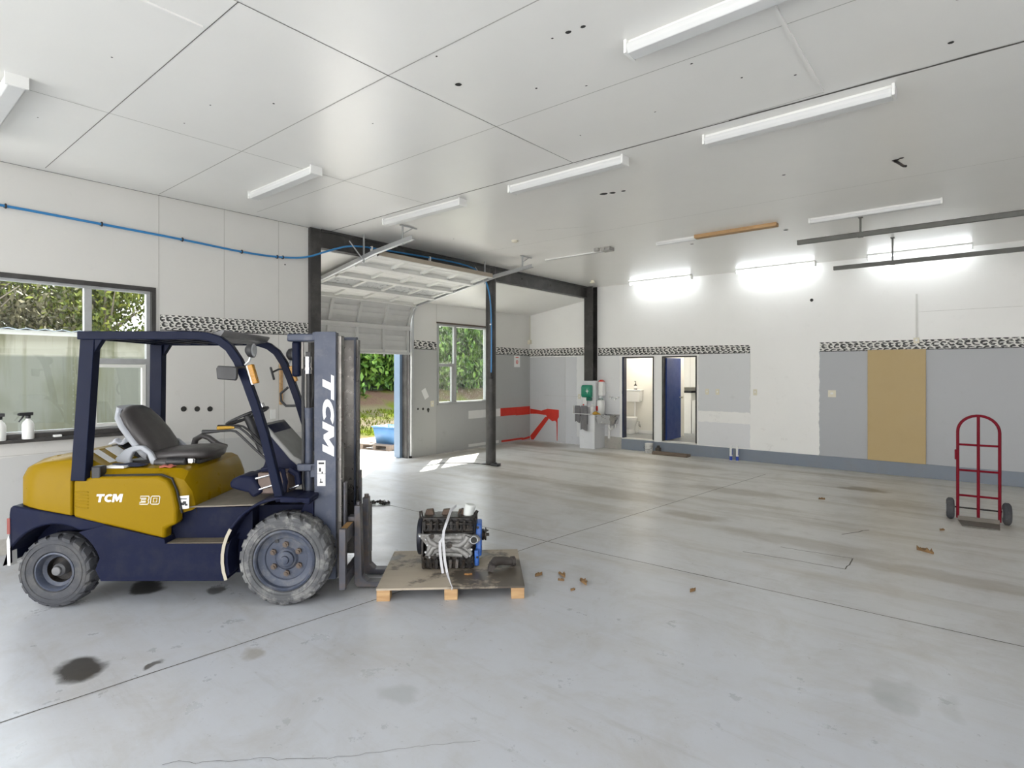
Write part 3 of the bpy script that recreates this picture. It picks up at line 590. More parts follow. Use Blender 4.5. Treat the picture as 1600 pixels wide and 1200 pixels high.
mi = build('mirror', MB().prism([(-.475, 1.75), (-.335, 1.738), (-.325, 1.76), (-.325, 1.835), (-.345, 1.845), (-.47, 1.852), (-.482, 1.83)], -.66, -.635, 'y'), m_blk, og, bevel=.008)
build('mirror_arm', MB().tube([(-.40, -.645, 1.825), (-.35, -.62, 1.835), (-.315, -.56, 1.84)], .009, 6), m_blk, mi)
mi = build('mirror', MB().obox((-.53, .57, 1.79), (.02, .13, .13), (0, -.25, .35)), m_blk, og, bevel=.008)
build('mirror_arm', MB().tube([(-.53, .56, 1.80), (-.46, .54, 1.83), (-.37, .51, 1.83)], .009, 6), m_blk, mi)
# seat
st = thing('seat', None, None); st.parent = FK
def srings(pts, w, th, crown=0, n=18):
    rr = []
    P = [Vector((x, 0, z)) for x, z, *_ in pts]
    for i, p in enumerate(P):
        t = (P[min(i + 1, len(P) - 1)] - P[max(i - 1, 0)]).normalized(); nrm = Vector((-t.z, 0, t.x)); k = pts[i][2]
        ring = []
        for q in range(n):
            a = 6.28318 * q / n; cy = math.copysign(abs(math.cos(a)) ** .6, math.cos(a)); sz = math.copysign(abs(math.sin(a)) ** .75, math.sin(a))
            ring.append(p + Vector((0, w * k * cy, 0)) + nrm * th * k ** .5 * sz)
        rr.append(ring)
    return rr
back = [(-1.225, 1.10, .75), (-1.25, 1.16, .95), (-1.33, 1.27, 1.0), (-1.415, 1.38, .95), (-1.475, 1.455, .80), (-1.505, 1.49, .55), (-1.515, 1.502, .25)]
build('backrest', MB().loft(srings(back, .235, .062)), m_vinyl, st, angle=60)
build('back_shell', MB().loft(srings([(x - .045, z - .028, k) for x, z, k in back[:-1]] + [(-1.53, 1.505, .62)], .246, .045)), m_seatg, st, angle=60)
cush = [(-1.27, 1.10, .8), (-1.2, 1.10, 1.0), (-1.0, 1.118, 1.0), (-.88, 1.122, .98), (-.80, 1.115, .85), (-.765, 1.105, .5)]
build('cushion', MB().loft(srings(cush, .25, .052)), m_vinyl, st, angle=60)
for s in (-1, 1):
    y = s * .255
    outer = [(-1.46, 1.045), (-1.475, 1.10), (-1.40, 1.17), (-1.32, 1.205), (-1.25, 1.20), (-1.19, 1.15), (-1.12, 1.04)]; inner = [(-1.19, 1.045), (-1.22, 1.13), (-1.27, 1.165), (-1.33, 1.15), (-1.36, 1.09), (-1.35, 1.045)]
    build('hip_bracket', MB().prism(outer + inner, y - .022, y + .022, 'y'), m_seatg, st, bevel=.01)
    build('hip_restraint', MB().tube([(-1.12, y, 1.10), (-1.10, y, 1.19), (-1.04, y, 1.225), (-.98, y, 1.205), (-.90, y, 1.14), (-.82, y, 1.125)], [.03, .028, .025, .025, .03, .02], 10) if s > 0 else MB().tube([(-1.16, y, 1.06), (-.98, y, 1.055), (-.90, y, 1.055)], [.032, .045, .04], 12), m_vinyl, st)
build('seat_base', MB().box(-1.42, -.84, -.20, .20, 1.035, 1.075).cyl((-1.06, -.27, 1.07), (-.90, -.27, 1.065), .035), m_blk, st, bevel=.01)
build('belt_buckle', MB().box(-.89, -.84, -.29, -.25, 1.05, 1.10), m_chrome, st, bevel=.01)
# dash, steering wheel, levers
ds = build('dashboard', MB().prism([(-.44, .90), (-.45, .95), (-.33, .99), (-.30, 1.05), (-.36, 1.33), (-.33, 1.375), (-.28, 1.36), (-.08, 1.10), (-.02, 1.07), (.0, .98), (-.02, .84), (-.28, .78), (-.31, .86)], -.20, .24, 'y'), m_navy, FK, bevel=.02)
build('cowl', MB().prism([(-.33, 1.36), (-.30, 1.375), (-.06, 1.10), (.02, 1.06), (.04, .99), (-.02, 1.01), (-.09, 1.07)], -.205, .25, 'y'), mat('dusty_grey_cowl', (.22, .22, .215), .6), ds, bevel=.01)
build('knee_pad', MB().prism([(-.48, .885), (-.485, .925), (-.46, .955), (-.40, .985), (-.30, .97), (-.22, .85), (-.30, .80), (-.34, .845), (-.44, .87)], -.44, -.20, 'y'), m_navy, ds, bevel=.02)
vb = MB().box(-.27, -.03, -.42, -.22, .83, 1.0); build('valve_block', vb, mat('dusty_valve', (.12, .085, .07), .5, .2, .4, 14), ds, bevel=.01)
build('valve_rod', MB().cyl((-.28, -.43, .955), (-.12, -.43, .995), .009, n=8).cyl((-.28, -.43, .86), (-.10, -.43, .915), .009, n=8).cyl((-.02, -.43, .87), (.06, -.43, .90), .009, n=8), m_chrome, ds)
build('hydraulic_hose', MB().tube([(-.24, -.40, 1.02), (-.14, -.42, 1.04), (-.07, -.42, 1.02), (-.05, -.42, .93), (-.06, -.42, .83)], .02).tube([(-.03, -.38, 1.02), (.03, -.38, .98), (.04, -.38, .90)], .028), m_navy, ds)
sw = thing('steering_wheel', None, None); sw.parent = FK
Mx = Matrix.Translation((-.525, 0, 1.422)) @ Matrix.Rotation(R(-24.4), 4, 'Y')
build('rim', MB().tube([(.175 * math.cos(6.2832 * i / 28), .175 * math.sin(6.2832 * i / 28), 0) for i in range(28)], .013, 8, closed=True).xform(Mx), m_blk, sw)
sp_ = MB()
for k in range(3): a = R(90 + 120 * k); sp_.cyl((0, 0, -.02), (.17 * math.cos(a), .17 * math.sin(a), 0), .011, n=6)
build('spoke', sp_.cyl((0, 0, -.05), (0, 0, .01), .035).xform(Mx), m_blk, sw)
build('knob', MB().cyl((.15, 0, 0), (.15, 0, .05), .022).xform(Mx), m_chrome, sw)
build('steering_column', MB().cyl((-.515, 0, 1.40), (-.38, 0, 1.10), .038), m_blk, sw)
for k, (dz, dx, y) in enumerate([(0, 0, -.24), (.03, .09, -.17), (.035, .06, -.10)]):
    lv = build('lever', MB().tube([(-.27, y, 1.08 + dz), (-.37, y, 1.17 + dz), (-.47, y, 1.27 + dz), (-.52, y, 1.312 + dz * .8), (-.56, y, 1.32 + dz * .8), (-.70 + dx, y, 1.315 + dz * .8)], .010, 8), m_blk, FK)
    build('grip', MB().cyl((-.65 + dx, y, 1.316 + dz * .8), (-.79 + dx, y, 1.308 + dz * .8), .011, .019, n=10), m_yelpl if k == 1 else m_blk, lv)
build('pedal', MB().sweep([(-.30, -.1, .80), (-.40, -.1, .76)], rect(.04, .008), (0, 1, 0)), m_blk, FK); build('pedal', MB().cyl((-.42, -.28, .85), (-.36, -.28, .87), .012), m_blk, FK)
# mast
ms = thing('mast', None, None); ms.parent = FK
m_mast = mat('worn_navy_mast', (.042, .052, .085), .42, .1, .2, 5, dirt=(.13, .13, .14), dirt_amt=.45, dirt_scale=5)
m_slide = mat('greased_steel', (.16, .15, .14), .32, .8, .3, 9)
for s in (-1, 1):
    y = s * .37
    c = MB().box(.165, .338, y - .012, y + .012, .13, 2.13)
    for x in (.165, .318): c.box(x, x + .02, min(y, y - s * .075), max(y, y - s * .075), .13, 2.125)
    cc = build('outer_channel', c, m_mast, ms, bevel=.003)
    c = MB().box(.20, .37, y - s * .05 - .01, y - s * .05 + .01, .12, 2.10)
    for x in (.20, .352): c.box(x, x + .02, min(y - s * .05, y - s * .12), max(y - s * .05, y - s * .12), .12, 2.10)
    build('inner_channel', c, m_slide, ms, bevel=.003)
    cy = build('lift_cylinder', MB().cyl((.09, s * .28, .35), (.09, s * .28, 1.50), .036, n=16).cyl((.09, s * .28, 1.42), (.09, s * .28, 1.51), .042, n=16), m_mast, ms)
    build('piston_rod', MB().cyl((.09, s * .28, 1.50), (.09, s * .28, 1.97), .02, n=12).box(.07, .11, s * .28 - .02, s * .28 + .02, 1.88, 1.97), m_blk, cy)
    build('cylinder_gland', MB().cyl((.082, s * .28, 1.79), (.082, s * .28, 1.93), .030, n=12).cyl((.082, s * .28, 1.82), (.082, s * .28, 1.84), .035, n=12), m_chrome, cy)
    build('bracket', MB().prism([(.13, .82), (.165, .83), (.165, .33), (.09, .38), (.02, .45), (-.06, .52), (-.05, .62), (.05, .66)], y - .03, y + .03, 'y'), m_navy, ms, bevel=.006)
    build('tie_bracket', MB().box(.02, .17, s * .28 - .05, s * .37, 1.0, 1.06), m_mast, ms, bevel=.008)
build('tie_beam', MB().box(.15, .20, -.38, .38, 2.06, 2.125), m_mast, ms, bevel=.004)
build('tie_beam', MB().box(.13, .17, -.37, .37, .95, 1.06), m_mast, ms, bevel=.004); build('tie_beam', MB().box(.13, .17, -.37, .37, .30, .42), m_mast, ms, bevel=.004)
build('top_guard', MB().prism([(-.055, -.36), (-.065, -.34), (-.065, -.22), (-.02, -.20), (.17, -.18), (.25, -.22), (.25, -.36)], 2.052, 2.115, 'z'), m_mast, ms, bevel=.012)
build('hose_guard', MB().box(-.035, .028, -.33, -.25, 1.765, 2.055), m_navy2, ms, bevel=.018, seg=3)
build('lift_chain', MB().box(.035, .05, -.30, -.28, 1.78, 2.05), m_slide, ms); build('lift_chain', MB().box(.035, .05, .28, .30, 1.0, 2.05), m_slide, ms)
build('mast_hose', MB().tube([(.05, -.30, 1.83), (.052, -.31, 1.6), (.055, -.31, 1.2), (.05, -.31, .9), (.08, -.31, .7)], .013, 8).tube([(.11, -.16, 1.98), (.105, -.2, 1.6), (.06, -.24, 1.3), (.058, -.27, 1.05), (.10, -.3, .85)], .012, 8), m_blk, ms)
lt = MB(); poly_letters(lt, TCM, (.232, -.3825, 1.835), (0, 0, -1), (1, 0, 0), (0, -1, 0), .092, shear=.22)
for i, p in enumerate(lt.v): lt.v[i] = (p[0], p[1], 1.85 - (1.85 - p[2]) * 2.25)
build('lettering', lt, m_white, ms)
build('decal', MB().box(.190, .255, -.3845, -.3825, .885, 1.09), m_white, ms)
for x0, x1, z0, z1 in [(.20, .245, 1.06, 1.075), (.205, .22, 1.0, 1.03), (.225, .235, .985, 1.0), (.21, .235, .91, .92), (.215, .222, .92, .945), (.19, .255, .982, .985)]: build('decal_mark', MB().box(x0, x1, -.386, -.384, z0, z1), m_blk, ms)
# carriage and forks
m_rust = mat('rusty_fork_steel', (.075, .075, .09), .45, .3, .3, 8, dirt=(.22, .14, .06), dirt_amt=.35, dirt_scale=7)
cg = build('carriage', MB().box(.395, .445, -.46, .46, .44, .555).box(.395, .445, -.46, .46, .10, .20).box(.375, .395, -.30, -.24, .12, .9).box(.375, .395, .24, .30, .12, .9), m_rust, FK, bevel=.004)
for s in (-1, 1): build('end_plate', MB().box(.393, .445, s * .50, s * .46, .085, .565), m_rust, cg, bevel=.004)
build('rust_cap', MB().box(.397, .444, -.455, -.26, .556, .560), mat('rust', (.30, .17, .06), .8, 0, .4, 20), cg)
for y in (-.20, .105):
    fk = build('fork', MB().prism([(.452, .05), (.452, .69), (.50, .69), (.515, .10), (.56, .056), (1.45, .040), (1.50, .030), (1.50, .016), (.52, .012), (.475, .016)], y - .05, y + .05, 'y'), m_rust, FK, bevel=.005)
    build('fork_hook', MB().box(.40, .47, y - .045, y + .045, .56, .60), m_rust, fk, bevel=.004); build('locking_pin', MB().cyl((.478, y, .688), (.478, y, .715), .02), m_rust, fk)

build('rubber_flap', MB().prism([(-1.66, 1.178), (-1.60, 1.182), (-1.46, 1.088), (-1.40, 1.056), (-1.40, 1.050), (-1.46, 1.080), (-1.60, 1.174), (-1.66, 1.170)], -.03, .32, 'y'), m_blk, FK)
# cloths lying on the hood
Mk = FK.matrix_basis if False else Matrix.Translation((-4.5285, 2.691, 0)) @ Matrix.Rotation(R(41.6), 4, 'Z')
rg = random.Random(5)
def cloth(name, lab, x, y, z, rx, ry, h, m):
    b = MB(); nx, ny = 14, 10; gx = []
    for i in range(nx):
        for j in range(ny):
            u, v = i / (nx - 1) * 2 - 1, j / (ny - 1) * 2 - 1; f = max(0, 1 - (u * u + v * v) * .55)
            gx.append(Mk @ Vector((x + u * rx * (1 - .25 * v * v), y + v * ry * (1 - .25 * u * u), z + h * f * (.35 + .65 * abs(math.sin(3.1 * u + 2 * v + rg.uniform(-.4, .4)))))))
    b.add(gx, [(i * ny + j, i * ny + j + 1, (i + 1) * ny + j + 1, (i + 1) * ny + j) for i in range(nx - 1) for j in range(ny - 1)])
    o = tag(build(name, b, m, angle=70), lab, 'cloth'); sd = o.modifiers.new('thickness', 'SOLIDIFY'); sd.thickness = .003; sd.offset = 1
cloth('rag', 'crumpled white rag on the forklift deck just behind the seat', -1.63, .05, 1.178, .08, .10, .055, mat('white_rag', (.55, .56, .60), .9, 0, .1))
cloth('rag', 'dark navy rag spread on the forklift hood below the near seat bracket', -1.32, -.36, 1.053, .16, .07, .022, mat('navy_rag', (.02, .025, .055), .9, 0, .2))
cloth('rag', 'faded red rag on the forklift hood below the seat front', -.98, -.40, 1.047, .06, .05, .02, mat('red_rag', (.45, .13, .09), .9, 0, .2))

# ------------------------------------------------------------------ pallet, engine, loose parts
PA = R(42.6); pc = Vector((-3.554, 3.50, 0)); rp = Matrix.Rotation(PA, 3, 'Z')
def pw(x, y, z=0): q = pc + rp @ Vector((x, y, z)); return (q.x, q.y, q.z)
pal = thing('pallet', 'low wooden pallet with a stained plywood top carrying the engine', 'pallet', pc, PA)
t = NT('stained_plywood'); wv = t.noise(1, 5, t.mapping((2, 14, 2)), .6); cc = t.mix(wv, (.35, .295, .225), (.45, .39, .31))
cc = t.mix(t.math('MULTIPLY', t.rng(t.noise(2.6, 5, rough=.65), .49, .57), .9), cc, (.05, .04, .032))
build('deck', MB().box(-.585, .585, -.47, .47, .086, .102), t.done(cc, t.rng(t.noise(2.6, 5), .47, .6, .7, .35)), pal)
for x in (-.53, 0, .53):
    for y in (-.42, -.055, .42): build('bearer_block', MB().box(x - .052, x + .052, y - (.05 if y != -.055 else .045), y + (.05 if y != -.055 else .045), 0, .086), m_pine, pal, bevel=.003)
ez = .1025
EN = thing('engine', 'greasy stripped engine block with bare aluminium manifold standing on the pallet', 'engine', pw(-.02, .15, ez), R(41))
def e(px, py): return ((px - 703) / 176, (882 - py) / 176)
bl = MB().box(-.24, .22, -.12, .20, .05, .40); build('engine_block', bl.box(-.2, .2, -.14, .1, .0, .42), m_iron, EN, bevel=.02)
def head(name, z0, z1, yf):
    h = build(name, MB().box(-.25, .20, yf, yf + .16, z0, z1), m_iron, EN, bevel=.012)
    rg = random.Random(3 if z0 > .2 else 5)
    for k in range(8):
        x = -.225 + k * .057; zc = (z0 + z1) / 2
        b = MB()
        b.cyl((x, yf + .01, zc - .02), (x, yf - .045, zc - .025), .021, .016, n=10).cyl((x, yf - .02, zc - .025), (x, yf - .055, zc - .025), .012, n=8)
        b.obox((x + rg.uniform(-.004, .004), yf - .05, zc + .005), (.026, .018, .075), (rg.uniform(-.3, .3), 0, rg.uniform(-.25, .25)))
        b.cyl((x, yf - .035, zc + .035), (x, yf + .01, zc + .04), .010, n=8)
        build('rocker_arm', b, m_iron, h, bevel=.002)
    return h
h1 = head('cylinder_head', .305, .435, -.155); h2 = head('cylinder_head', .005, .115, -.215)
st_ = MB()
for x in (-.2, -.05, .09): st_.prism([(x - .045, .42), (x - .03, .475), (x + .03, .48), (x + .045, .42)], -.06, .0, 'y')
build('rocker_stand', st_, mat('rusty_iron', (.10, .065, .045), .6, .2, .4, 20), h1, bevel=.006)
build('rocker_shaft', MB().cyl((-.24, -.19, .385), (.19, -.19, .385), .011, n=10), m_iron, h1)
build('lifting_eye', MB().tube([(-.275, -.1, .41), (-.278, -.1, .475), (-.265, -.1, .48), (-.25, -.1, .41)], .008, 6), m_iron, h1)
# manifold
mf = MB().prism([(-.285, .302), (-.275, .285), (-.20, .19), (-.225, .095), (-.16, .095), (.18, .10), (.19, .13), (.165, .20), (.20, .245), (.20, .285), (.12, .305), (-.18, .30)], -.205, -.165, 'y')
M_ = build('intake_manifold', mf, m_alu, EN, bevel=.008)
rn = MB()
for pts, r in [([(-.20, .285), (-.17, .235), (-.12, .205), (-.02, .205)], .024), ([(-.19, .12), (-.15, .185), (-.10, .20), (-.02, .20)], .022), ([(.0, .205), (.08, .205), (.13, .24), (.15, .285)], .026), ([(.0, .19), (.07, .17), (.12, .14), (.15, .11)], .026), ([(-.10, .27), (.0, .275), (.10, .275)], .024), ([(-.12, .13), (.0, .13), (.10, .12)], .02)]:
    rn.tube([(x, -.208, z) for x, z in pts], r, 10)
build('runner', rn, m_alu, M_)
build('manifold_port', MB().cyl((-.01, -.222, .215), (-.01, -.238, .215), .026, n=14).cyl((-.13, -.215, .125), (-.13, -.226, .125), .014).cyl((-.20, -.205, .11), (-.20, -.212, .11), .01).cyl((-.16, -.205, .285), (-.16, -.228, .285), .02, n=8), m_iron, M_)
for x, z in [(-.265, .29), (-.21, .26), (-.20, .21), (-.215, .15), (-.18, .105), (-.05, .105), (.06, .105), (.165, .115), (.18, .17), (.185, .25), (.05, .293), (-.07, .293)]: build('bolt', MB().cyl((x, -.205, z), (x, -.216, z), .009, n=6), m_galv, M_)
wo = build('water_outlet', MB().prism([(.145, .255), (.17, .28), (.20, .298), (.225, .295), (.262, .26), (.235, .238), (.20, .225), (.17, .235)], -.245, -.19, 'y').cyl((.175, -.21, .235), (.13, -.2, .19), .035, .03, n=12), m_alu, EN, bevel=.006)
build('outlet_bore', MB().cyl((.203, -.247, .262), (.203, -.249, .262), .026, n=18), m_dark, wo)
build('outlet_rim', MB().tube([(.203 + .031 * math.cos(6.283 * i / 18), -.247, .262 + .031 * math.sin(6.283 * i / 18)) for i in range(18)], .006, 6, closed=True), m_chrome, wo)
tc = build('timing_cover', MB().prism([(-.15, .09), (.02, .09), (.04, .2), (.05, .30), (.06, .365), (.0, .375), (-.10, .36), (-.15, .2)], .215, .265, 'x').box(.205, .245, -.20, -.13, .02, .16), m_blue, EN, bevel=.012)
build('cover_bolt', MB().cyl((.232, -.155, .345), (.232, -.165, .345), .012).cyl((.23, -.20, .10), (.23, -.21, .10), .009), m_iron, tc)
pu = build('pulley', MB().lathe([(.0, .265), (.05, .265), (.052, .28), (.042, .286), (.052, .292), (.052, .305), (0, .305)], (0, .0, .24), 'x', 20).cyl((.30, 0, .24), (.33, 0, .24), .014), m_iron, EN)
build('fan_hub', MB().cyl((.30, -.08, .298), (.312, -.08, .298), .012, n=8).box(.296, .304, -.085, -.075, .27, .325).box(.285, .325, -.085, -.075, .292, .304), m_iron, EN)
fl = build('flywheel', MB().lathe([(0, -.30), (.155, -.30), (.165, -.293), (.165, -.262), (.15, -.255), (0, -.255)], (0, -.01, .24), 'x', 40), mat('dark_flywheel', (.02, .022, .032), .45, .4), EN, bevel=.003)
build('bell_plate', MB().prism([(-.17, .02), (.13, .02), (.16, .2), (.12, .39), (-.12, .39), (-.18, .2)], -.255, -.24, 'x'), m_iron, fl)
of = MB().cyl((0, 0, 0), (0, 0, .125), .040, .052, n=24).cyl((0, 0, .125), (0, 0, .136), .052, .044, n=24)
build('white_canister', of.xform(Matrix.Translation((.135, -.06, .392)) @ Matrix.Rotation(R(12), 4, 'Y')), mat('grey_white_canister', (.62, .64, .62), .4, 0, .05), EN)
build('canister_bracket', MB().box(.09, .22, -.03, .06, .34, .43).tube([(.10, -.16, .30), (.10, -.15, .38), (.07, -.10, .45), (.09, -.02, .48)], .01, 6).cyl((.19, -.02, .40), (.225, -.02, .46), .015), m_iron, EN, bevel=.005)
build('oil_pan', MB().prism([(-.2, .06), (.2, .06), (.18, .38), (-.18, .38)], .19, .30, 'y'), m_iron, EN, bevel=.02)
# strap
sp_ = MB()
Me = Matrix.Translation(pw(-.02, .15, ez)) @ Matrix.Rotation(R(41), 4, 'Z')
def ew(x, y, z): return tuple(Me @ Vector((x, y, z)))
U = tuple((Matrix.Rotation(R(41), 3, 'Z') @ Vector((0, -1, 0))))
rb = [(-.011, -.0015), (.011, -.0015), (.011, .0015), (-.011, .0015)]
sp_.sweep([ew(.03, .05, .487), ew(-.005, -.10, .487), ew(-.035, -.228, .40), ew(-.055, -.243, .34), ew(-.06, -.25, .275)], rb, U)
sp_.sweep([ew(-.06, -.252, .275), ew(-.055, -.262, .22), ew(-.04, -.30, .10), ew(-.02, -.315, .008), ew(.03, -.56, .003), ew(.05, -.645, -.004)], rb, U)
sp_.sweep([ew(-.06, -.252, .28), ew(-.085, -.262, .25), ew(-.085, -.27, .19), ew(-.07, -.30, .08), ew(-.055, -.318, .004)], rb, U)
tag(build('webbing_strap', sp_, m_strap), 'white webbing strap tied around the engine and over the pallet edge', 'strap')
el = MB().tube([pw(*q) for q in [(.33, -.10, .142), (.36, -.06, .165), (.42, -.03, .16), (.50, -.01, .145)]], [.032, .04, .036, .034], 12).obox(pw(.325, -.12, .137), (.05, .09, .055), (0, .3, PA)).cyl(pw(.50, -.01, .146), pw(.53, .0, .146), .042, n=14)
tag(build('intake_duct', el, mat('dark_rubber_duct', (.045, .038, .034), .7, 0, .3, 10)), 'dark rubber elbow duct lying on the pallet to the right of the engine', 'duct')
tag(build('metal_offcut', MB().tube([pw(*q) for q in [(.10, -.20, .109), (.13, -.215, .112), (.16, -.20, .109)]], .008, 6), mat('rusty_scrap', (.30, .15, .05), .7)), 'small rusty metal scrap beside the base of the engine', 'scrap')
ck = MB(); rg = random.Random(8)
for k in range(46):
    M_r = Euler((rg.uniform(-.9, .9), rg.uniform(-.9, .9), rg.uniform(0, 6))).to_matrix(); t_ = rg.uniform(-1, 1); c_ = Vector((-6.36 + .12 * t_ + rg.gauss(0, .012), 4.81 + .09 * t_ + rg.gauss(0, .03), .022 + .022 * rg.random() * (1 - abs(t_))))
    ck.tube([c_ + M_r @ Vector((.022 * math.cos(q), .014 * math.sin(q), 0)) for q in [6.283 * i / 8 for i in range(8)]], .006, 5, closed=True)
tag(build('chain', ck, m_iron), 'rusty black chain lying on the floor behind the fork uprights', 'chain')
rg = random.Random(11)
def leaf(x, y, s, lab):
    n = 9; pts = []; a0 = rg.uniform(0, 6)
    mid = [(math.cos(a0) * (i / (n - 1) - .5) * s * 2, math.sin(a0) * (i / (n - 1) - .5) * s * 2) for i in range(n)]
    b = MB(); vs_ = []
    for i, (px, py) in enumerate(mid):
        w = s * .55 * math.sin(math.pi * min(.98, max(.03, i / (n - 1)))) * rg.uniform(.7, 1.2); c = .012 + .25 * s * math.sin(i * 1.1 + a0) ** 2
        vs_ += [(px - math.sin(a0) * w, py + math.cos(a0) * w, c + rg.uniform(0, .3) * s), (px, py, .002), (px + math.sin(a0) * w, py - math.cos(a0) * w, c + rg.uniform(0, .3) * s)]
    b.add(vs_, [(3 * i + k, 3 * i + k + 1, 3 * i + k + 4, 3 * i + k + 3) for i in range(n - 1) for k in (0, 1)])
    o = tag(build('dead_leaf', b, m_leaf, loc=(x, y, 0)), lab, 'leaf', 'dead leaves on the floor')
    sd = o.modifiers.new('thickness', 'SOLIDIFY'); sd.thickness = .0015
for x, y, s, lab in [(-2.86, 4.15, .065, 'brown dead leaf on the floor just right of the pallet, darkest of the cluster'), (-2.62, 4.12, .07, 'pale curled dead leaf on the floor right of the pallet, near the dark leaf'), (-2.80, 4.05, .035, 'tiny tan leaf scrap on the floor in front of the dark leaf by the pallet'),
                     (-2.60, 3.93, .03, 'small brown leaf bit on the floor nearest the camera in the cluster by the pallet'), (-1.83, 4.54, .045, 'single tan dead leaf alone in the middle of the bare floor'), (-.44, 7.02, .10, 'large crumpled brown leaf on the floor in front of the hand truck'),
                     (-3.02, 4.02, .05, 'brown leaf touching the floor beside the front right corner of the pallet'), (-1.75, 9.0, .05, 'small dark leaf on the stained floor near the back wall'), (-.35, 8.1, .04, 'small brown leaf on the floor left of the hand truck')]:
    leaf(x, y, s * .8, lab)

# ------------------------------------------------------------------ hand truck
HT = thing('hand_truck', 'red tubular hand truck with black wheels standing near the tan board', 'hand truck', (-.035, 8.82, 0), R(4))
fr = MB(); rr_ = .0165; hw = .195
arcp = [(hw * math.cos(R(a)), .0, 1.085 + hw * math.sin(R(a))) for a in range(0, 181, 12)]
fr.tube([(hw, 0, .03), (hw, 0, 1.0)] + arcp + [(-hw, 0, 1.0), (-hw, 0, .03)], rr_, 10)
build('frame', fr, m_red, HT)
for z in (.31, .615, .925): build('crossbar', MB().cyl((-hw, 0, z), (hw, 0, z), .013, n=8), m_red, HT)
build('centre_bar', MB().cyl((0, 0, .06), (0, 0, 1.275), .016, n=10), m_red, HT)
build('axle', MB().cyl((-.27, .05, .15), (.27, .05, .15), .010, n=8).cyl((-hw, 0, .15), (-hw, .06, .15), .012, n=8).cyl((hw, 0, .15), (hw, .06, .15), .012, n=8), m_iron, HT)
for s in (-1, 1):
    w = build('wheel', MB().lathe([(.045, s * .225), (.10, s * .225), (.122, s * .238), (.129, s * .265), (.122, s * .292), (.10, s * .305), (.045, s * .305)], (0, .05, .13), 'x', 28), m_rub, HT)
    gr = MB()
    for k in range(3): gr.tube([(s * (.25 + .015 * k), .05 + .1285 * math.cos(6.283 * i / 28), .13 + .1285 * math.sin(6.283 * i / 28)) for i in range(28)], .003, 4, closed=True)
    build('tread_rib', gr, m_rub, w)
    build('hub', MB().cyl((s * .222, .05, .13), (s * .31, .05, .13), .05, n=16), m_galv, w)
build('toe_plate', MB().prism([(-.195, -.02), (-.17, -.33), (.17, -.33), (.195, -.02)], .006, .012, 'z').box(-.195, .195, -.02, -.012, .006, .06), mat('worn_plate', (.14, .125, .105), .5, .4, .3, 10), HT)
build('release_catch', MB().box(-hw - .03, -hw - .012, -.02, .02, .74, .86), m_red, HT, bevel=.004)
# ------------------------------------------------------------------ board, cartridges, timber, tin
tag(build('fibreboard_sheet', MB().box(-1.586, -.737, YB - .040, YB - .022, .237, 2.20), m_mdf, bevel=.002), 'tall tan fibreboard sheet standing on the concrete ledge against the back wall', 'board')
for i, (x, y, lab) in enumerate([(-3.955, 11.80, 'left one of two white and blue sealant cartridges by the back wall'), (-3.84, 11.83, 'right one of two white and blue sealant cartridges by the back wall')]):
    c = thing('sealant_cartridge', lab, 'cartridge', (x, y, 0), 0, 'sealant cartridges by the back wall')
    build('tube', MB().lathe([(0, 0), (.027, 0), (.027, .27), (.020, .278), (.010, .282), (.010, .315), (0, .316)], n=16), m_white, c)
    build('label', MB().lathe([(.0275, .01), (.0278, .012), (.0278, .09), (.0275, .092)], n=16), m_bluel, c)
    build('label_stripe', MB().box(.010, .028, -.012, .012, .12, .24), m_bluel, c)
tag(build('timber_plank', MB().box(-5.60, -4.80, 11.60, 11.80, 0, .055).box(-5.60, -4.80, 11.62, 11.66, .055, .07), m_oldw, bevel=.006), 'dirty old timber plank on the floor as a step below the blue door', 'plank')
tn = thing('paint_tin', 'dented white paint tin standing against the ledge between the two doorways', 'tin', (-5.76, 11.78, 0))
build('body', MB().lathe([(0, 0), (.09, 0), (.093, .008), (.088, .016), (.088, .20), (.094, .207), (.085, .215), (.08, .205), (0, .205)], n=24), mat('dirty_white_tin', (.62, .62, .60), .4, 0, .2, 9, dirt=(.12, .11, .1), dirt_amt=.7, dirt_scale=7), tn)
build('handle', MB().tube([(-.092, 0, .16), (-.098, -.06, .12), (-.06, -.105, .09), (0, -.118, .08), (.06, -.105, .09), (.098, -.06, .12), (.092, 0, .16)], .003, 5), m_iron, tn)
tag(build('scrap_block', MB().box(-5.62, -5.53, 11.80, 11.92, .0, .12).box(-5.60, -5.55, 11.84, 11.90, .12, .17), mat('dark_scrap', (.08, .07, .06), .8, 0, .4, 14), bevel=.01), 'small dark lump of scrap between the white tin and the blue door step', 'scrap')

# ------------------------------------------------------------------ sink corner
struct(build('trim_4', MB().box(-7.42, -7.0, 11.50, 11.96, 0, .80), wall_mat('boxed_column_paint', (.70, .71, .73)), bevel=.004))
struct(build('trim_5', MB().box(-7.46, -7.10, 11.70, 11.965, .80, 1.60), wall_mat('boxed_column_upper', (.70, .71, .73)), bevel=.004))
tb = thing('laundry_tub', 'stainless steel laundry tub on the wall left of the toilet doorway', 'sink', (-6.785, 11.73, .80))
q4 = lambda x0, x1, y0, y1, z: [(x0, y0, z), (x1, y0, z), (x1, y1, z), (x0, y1, z)]
build('bowl', MB().loft([q4(-.165, .17, -.18, .19, -.205), q4(-.205, .185, -.215, .235, -.01), q4(-.215, .19, -.225, .24, 0), q4(-.215, .19, -.225, .24, .006), q4(-.19, .165, -.195, .19, .004), q4(-.155, .155, -.165, .17, -.19)]), m_stain, tb, angle=20)
